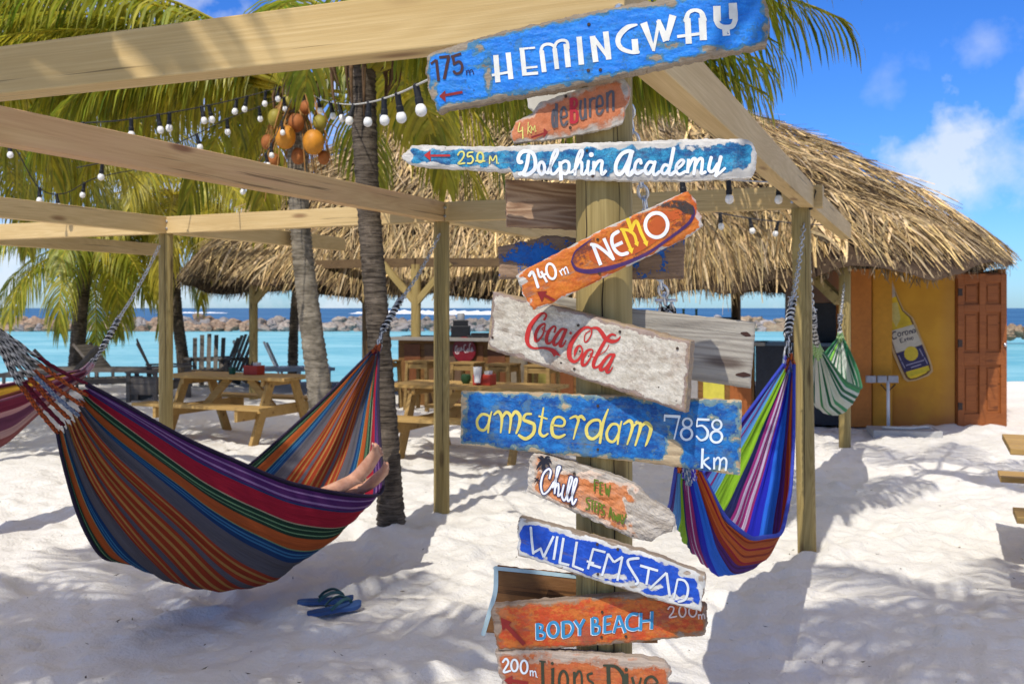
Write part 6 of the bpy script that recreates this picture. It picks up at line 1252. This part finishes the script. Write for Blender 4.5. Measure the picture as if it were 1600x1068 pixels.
# toenails
for tips, bl in ((tipsA, P(586, 715, 5.36)), (tipsB, P(598, 742, 5.46))):
    mb = MB()
    for k, tp in enumerate(tips):
        d = (tp - bl).normalized(); r = (.0175, .0125, .012, .0115, .0105)[k]; face = Vector((-.75, -.6, .25)); face = (face - d * face.dot(d)).normalized()
        M3 = Matrix((d.cross(face), d, face)).transposed(); mb.ball((0, 0, 0), 1, 8, 5); base = tp + face * r * .75 - d * r * .05
        for i in range(len(mb.v) - 8 * 6, len(mb.v)): v = Vector(mb.v[i]); mb.v[i] = tuple(base + M3 @ Vector((v.x * r * .55, v.y * r * .6, v.z * r * .3)))
    obj('toenail', mb, plain('toenail', (.60, .36, .28), .3, .05), pers, smooth=True)

# ---------------------------------------------------------------- flip-flops
def flipflop():
    t = thing('flip_flop', 'blue flip-flop', 'flip-flop'); out = [(-.135, .025), (-.145, 0), (-.135, -.027), (-.09, -.036), (0, -.034), (.06, -.046), (.11, -.046), (.14, -.02), (.143, .012), (.125, .036), (.08, .044), (.02, .036), (-.05, .034), (-.1, .033)]
    q = cr(out, 4, True); n = len(q); mb = MB()
    zz = lambda x: .004 + .014 * max(0, (x - .07) / .07) ** 2
    mb.add([(p.x, p.y, zz(p.x) + .018) for p in q] + [(p.x, p.y, zz(p.x)) for p in q], [tuple(range(n)), tuple(range(2 * n - 1, n - 1, -1))] + [(i, n + i, n + (i + 1) % n, (i + 1) % n) for i in range(n)])
    obj('sole', mb, plain('blue_foam_rubber', (.03, .075, .20), .7, .15, 40), t)
    mb = MB()
    for s_ in (-1, 1):
        c = cr([(.095, 0, .028), (.082, .008 * s_, .052), (.04, .034 * s_, .066), (-.005, .043 * s_, .05), (-.035, .037 * s_, .024)], 6); vs = []
        for i, p in enumerate(c):
            d = (c[min(i + 1, len(c) - 1)] - c[max(i - 1, 0)]).normalized(); sd = d.cross(Vector((0, s_ * .8, .6))).normalized() * .0075; up = Vector((0, s_ * .5, .8)).normalized() * .0025
            vs += [p + sd + up, p - sd + up, p - sd - up, p + sd - up]
        mb.add(vs, [(4 * i + k, 4 * i + (k + 1) % 4, 4 * i + 4 + (k + 1) % 4, 4 * i + 4 + k) for i in range(len(c) - 1) for k in range(4)])
    obj('strap', mb, plain('dark_teal_rubber', (.02, .07, .075), .5, .2, 30), t); return t
ff = flipflop(); place(ff, (-.974, 5.2, .008), R(8)); tag(ff, 'blue flip-flop lying farther from the viewer, level, toe to the right', 'flip-flop', 'pair of flip-flops on the sand')
ff2 = copy_tree(ff); place(ff2, (-.90, 5.05, .010), R(34)); tag(ff2, 'blue flip-flop nearest the viewer, turned aslant on the sand', 'flip-flop', 'pair of flip-flops on the sand')

# ---------------------------------------------------------------- picnic tables and what stands on them
def picnic():
    t = thing('picnic_table', 'picnic table', 'picnic table')
    mb = MB()
    for k in range(5): mb.box((0, -.29 + k * .145, .735), (1.80, .138, .036))
    obj('table_top', mb, M_TABLE, t, bevel=.004)
    for s_ in (-1, 1):
        mb = MB(); mb.box((0, s_ * .60, .435), (1.80, .138, .036)); mb.box((0, s_ * .745, .435), (1.80, .138, .036)); obj('seat', mb, M_TABLE, t, bevel=.004)
    for x in (-.62, .62):
        for s_ in (-1, 1):
            mb = MB(); mb.bar((x, s_ * .56, -.03), (x, s_ * .22, .715), .042, .125, Vector((1, 0, 0)).cross(Vector((0, -s_ * .34, .745))).normalized()); obj('leg', mb, M_TABLE, t, bevel=.004)
        mb = MB(); xx = x + (.044 if x < 0 else -.044); mb.box((xx, 0, .352), (.042, 1.60, .125)); mb.box((xx, 0, .68), (.042, .66, .07)); obj('crossbar', mb, M_TABLE, t, bevel=.004)
        mb = MB(); mb.bar((xx * .9, 0, .35), (x * .25, 0, .70), .09, .042, Vector((0, 1, 0))); obj('brace', mb, M_TABLE, t)
    return t
AZ = math.atan2(D1.y, D1.x); GT = 'picnic tables on the sand'
pt = picnic(); place(pt, (-3.27, 11.95, .0), AZ); tag(pt, 'pine picnic table beyond the left back post, with a red box on it', 'picnic table', GT)
o = copy_tree(pt); place(o, (-.37, 10.45, 0), AZ); tag(o, 'pine picnic table before the bar stools, partly behind the sign post', 'picnic table', GT)
o = copy_tree(pt); place(o, (3.80, 5.64, 0), AZ); tag(o, 'pine picnic table cut off by the right edge, only its end in view', 'picnic table', GT)
def napkin(px, y, d, lab):
    p = P(px, y, d); p.z = .753; t = thing('napkin_box', lab, 'box', p, AZ); M = WM[t.name]
    mb = MB()
    for a in ((0, .07, .2, .012), (0, -.07, .2, .012)): mb.box((a[0], a[1], .055), (a[2], a[3], .11))
    for a in (-.094, .094): mb.box((a, 0, .055), (.012, .128, .11))
    mb.box((0, 0, .006), (.176, .128, .012)); mb.box((0, 0, .055), (.01, .127, .10)); obj('crate', mb, M_REDP, t, M, bevel=.002)
    mb = MB()
    for k in range(4): mb.box((.045 + .01 * (k - 1.5), 0, .085), (.004, .10, .12), Matrix.Rotation(.08 * (k - 1.5), 3, 'Y'))
    obj('napkins', mb, M_WHITEP, t, M)
    mb = MB(); mb.lathe([(.016, .012), (.018, .1), (.01, .13), (.008, .15)], (-.05, 0.03, 0), 10); mb.lathe([(.016, .012), (.018, .1), (.01, .12)], (-.05, -0.03, 0), 10); obj('sauce_bottle', mb, M_BLACK, t, M); return t
napkin(397, 575, 11.95, 'small red wooden napkin box on the left picnic table'); napkin(757, 600, 10.35, 'small red wooden napkin box on the picnic table before the bar')
p = P(363, 576, 12.0); p.z = .753; crev('glass', 'small green candle glass on the left picnic table', 'glass', p, [(.035, 0), (.042, .02), (.045, .085), (.041, .086), (.036, .03)], plain('green_candle_glass', (.02, .10, .07), .2, .2))
p = P(728, 600, 10.5); p.z = .753; crev('plant_pot', 'small dark green round pot on the picnic table before the bar', 'pot', p, [(.03, 0), (.048, .025), (.055, .06), (.048, .095), (.035, .1)], plain('dark_green_pot', (.02, .06, .02), .6, .3, 60))
p = P(746, 600, 10.25); p.z = .753 + .11; crev('paper_cup', 'white paper cup standing in the red napkin box before the bar', 'cup', p - Vector((0, 0, .08)), [(.032, 0), (.045, .155), (.047, .16), (.043, .158), (.03, .01)], M_WHITEP)

# ---------------------------------------------------------------- beach furniture by the water
def slat_chair(mat, hgt=.95, w=.66, n=5):
    t = thing('deck_chair', 'deck chair', 'chair'); mb = MB()
    for k in range(n):
        x = -w / 2 + .07 + (w - .14) * k / (n - 1); hh = hgt + .08 * math.sin(math.pi * k / (n - 1)); mb.bar((x, .18, .30), (x * 1.06, .50, hh), w / n * .62, .022, Vector((0, -1, .3)))
    mb.box((0, .30, .52), (w, .03, .06)); obj('backrest', mb, mat, t)
    mb = MB()
    for k in range(6): mb.box((0, -.34 + k * .10, .36 - k * .014), (w, .085, .024))
    obj('seat', mb, mat, t)
    for s_ in (-1, 1):
        mb = MB(); mb.box((s_ * (w / 2 + .05), -.02, .56), (.13, .76, .026)); obj('armrest', mb, mat, t)
        mb = MB(); mb.box((s_ * (w / 2 + .02), -.33, .275), (.05, .09, .55)); obj('leg', mb, mat, t); mb = MB(); mb.bar((s_ * (w / 2 + .02), -.3, .30), (s_ * (w / 2 + .02), .6, .0), .035, .11); mb.box((s_ * (w / 2 + .02), .3, .3), (.05, .08, .52)); obj('leg', mb, mat, t)
    return t
def lounger(mat, back=.75):
    t = thing('sun_lounger', 'sun lounger', 'sun lounger'); mb = MB()
    for k in range(12): mb.box((-.55 + k * .1, 0, .34), (.085, .62, .022))
    obj('seat', mb, mat, t); mb = MB()
    for k in range(8): q = k * .085; mb.box((.66 + q * math.cos(back), 0, .35 + q * math.sin(back)), (.072, .62, .02), Matrix.Rotation(-back, 3, 'Y'))
    obj('backrest', mb, mat, t)
    mb = MB()
    for s_ in (-1, 1): mb.box((.05, s_ * .33, .32), (1.35, .04, .08)); mb.bar((.66, s_ * .33, .34), (.66 + .68 * math.cos(back), s_ * .33, .34 + .68 * math.sin(back)), .035, .05)
    obj('frame', mb, mat, t)
    for x in (-.5, .6):
        for s_ in (-1, 1): mb = MB(); mb.box((x, s_ * .33, .14), (.05, .045, .30)); obj('leg', mb, mat, t)
    return t
zg = lambda d: -max(0, (d - 19.5) / 9.5) ** 1.3 * .62
c0 = slat_chair(M_OLDTEAK); place(c0, (*at(325, 19.6).xy, zg(19.6)), R(14)); tag(c0, 'dark grey slatted deck chair with tall back above the left picnic table', 'chair', 'slatted deck chairs by the water')
for (px, d, rz, lab) in ((352, 20.4, -40, 'dark grey deck chair half behind the tall-backed one'), (262, 17.2, 110, 'low dark deck chair turned sideways behind the left back post')):
    o = copy_tree(c0); place(o, (*at(px, d).xy, zg(d)), R(rz)); tag(o, lab, 'chair', 'slatted deck chairs by the water')
l0 = lounger(M_OLDTEAK, .85); place(l0, (*at(165, 17.0).xy, zg(17)), R(205)); tag(l0, 'weathered wooden lounger behind the rope fan of the big hammock', 'sun lounger', 'wooden loungers by the water')
for (px, d, rz, b, lab) in ((105, 21.0, 190, 0, 'wooden lounger under the small dark palm with raised back'), (60, 18.6, 10, 0, 'long flat wooden lounger at the far left on the shore'), (208, 20.5, 175, 0, 'wooden lounger near the water right of the small dark palm')):
    o = copy_tree(l0); place(o, (*at(px, d).xy, zg(d)), R(rz)); tag(o, lab, 'sun lounger', 'wooden loungers by the water')
l1 = lounger(M_WHITEP, 1.15); place(l1, (*at(432, 22.5).xy, zg(22.5)), R(195)); tag(l1, 'white plastic lounger under the bar roof, left of the thin palm trunk', 'sun lounger', 'white loungers by the water')
o = copy_tree(l1); place(o, (*at(478, 23.5).xy, zg(23.5)), R(200)); tag(o, 'white plastic lounger half behind the leaning grey palm trunk', 'sun lounger', 'white loungers by the water')
t = thing('side_table', 'dark slatted wooden box table left of the back post', 'side table', at(228, 16.5)); mb = MB()
for k in range(5): mb.box(at(228, 16.5, .5) + Vector((0, -.2 + k * .1, 0)), (.52, .088, .03))
obj('table_top', mb, M_OLDTEAK, t); mb = MB()
for sx in (-1, 1):
    for sy in (-1, 1): mb.box(at(228, 16.5, .235) + Vector((sx * .22, sy * .18, 0)), (.06, .06, .5))
    mb.box(at(228, 16.5, .3) + Vector((sx * .221, 0, 0)), (.03, .36, .22))
mb.box(at(228, 16.5, .28) + Vector((0, -.181, 0)), (.4, .03, .30)); obj('frame', mb, M_OLDTEAK, t)

# ---------------------------------------------------------------- strings of bulbs
def string_lights(label, pts, bulbs, mat=M_BLKCABLE, r=.005, drop=.035):
    Q = cr([P(*p) for p in pts], 12); c = [(HX + F * q.x / q.y, q) for q in Q]; t = thing('string_lights', label, 'string lights', Q[0], 0, 'strings of bulbs under the pergola')
    mb = MB(); mb.tube(Q, r, 6); obj('cable', mb, mat, t, smooth=True); rr = random.Random(len(bulbs))
    for bx in bulbs:
        k = min(range(len(c)), key=lambda i: abs(c[i][0] - bx)); q = c[k][1].copy(); j = k + 1 if k + 1 < len(c) and (c[k + 1][0] - c[k][0]) * (bx - c[k][0]) > 0 else max(0, k - 1)
        if c[j][0] != c[k][0]: q = q.lerp(c[j][1], max(0, min(1, (bx - c[k][0]) / (c[j][0] - c[k][0]))))
        M = Matrix.Translation(q) @ Matrix.Rotation(rr.uniform(-.25, .25), 4, 'Y') @ Matrix.Rotation(rr.uniform(-.2, .2), 4, 'X')
        mb = MB(); mb.lathe([(.010, -.082), (.017, -.088), (.0235, -.100), (.0255, -.113), (.022, -.127), (.012, -.136), (.002, -.139)], (0, 0, 0), 14); b = obj('bulb', mb, M_BULB, t, M, smooth=True)
        mb = MB(); mb.lathe([(.010, .008), (.014, .0), (.015, -.055), (.018, -.06), (.018, -.084)], (0, 0, 0), 12); obj('socket', mb, M_BLACK, b, M)
    return t
string_lights('string of white bulbs from the coconut palm to the azure board, nearest and largest', [(470, 140, 9.7), (505, 156, 8.2), (540, 163, 6.8), (577, 160, 5.6), (620, 147, 4.7), (662, 128, 4.1), (740, 92, 3.4), (830, 58, 2.85), (925, 22, 2.42)], [497, 516, 530, 553, 577, 600, 621, 650], M_CABLE, .0045)
string_lights('string of bulbs from the upper left edge to the coconut palm', [(-40, 205, 6.6), (120, 193, 6.8), (205, 186, 7.0), (325, 165, 7.8), (400, 147, 8.8), (455, 131, 9.8)], [40, 130, 205, 247, 265, 315, 326, 370, 386, 415, 432])
string_lights('slack lower string of bulbs left of the coconut palm', [(120, 262, 7.6), (255, 232, 8.0), (355, 186, 8.6), (410, 165, 9.2), (455, 148, 9.9)], [160, 230, 307, 355, 405, 443])
string_lights('short string of bulbs hanging down by the coconuts', [(458, 150, 9.6), (440, 190, 9.5), (424, 225, 9.4), (400, 262, 9.2), (372, 292, 9.0)], [440, 424, 415, 383])
string_lights('string of bulbs dipping low at the far left under the pinkish beam', [(-30, 225, 8), (15, 222, 8.2), (60, 292, 8.6), (100, 302, 8.8), (150, 278, 9.2), (230, 262, 9.6)], [15, 62, 88, 132])
string_lights('string of bulbs before the roof, left of the right post', [(985, 285, 4.6), (1065, 276, 5.2), (1140, 281, 5.7), (1215, 285, 6.15), (1245, 284, 6.3)], [1065, 1138, 1217], M_CABLE)
string_lights('lower string of bulbs along the thatch behind the cross beam', [(1040, 322, 7.6), (1112, 331, 8.0), (1171, 341, 8.6), (1225, 347, 9.1), (1290, 352, 9.7)], [1075, 1125, 1171, 1216])
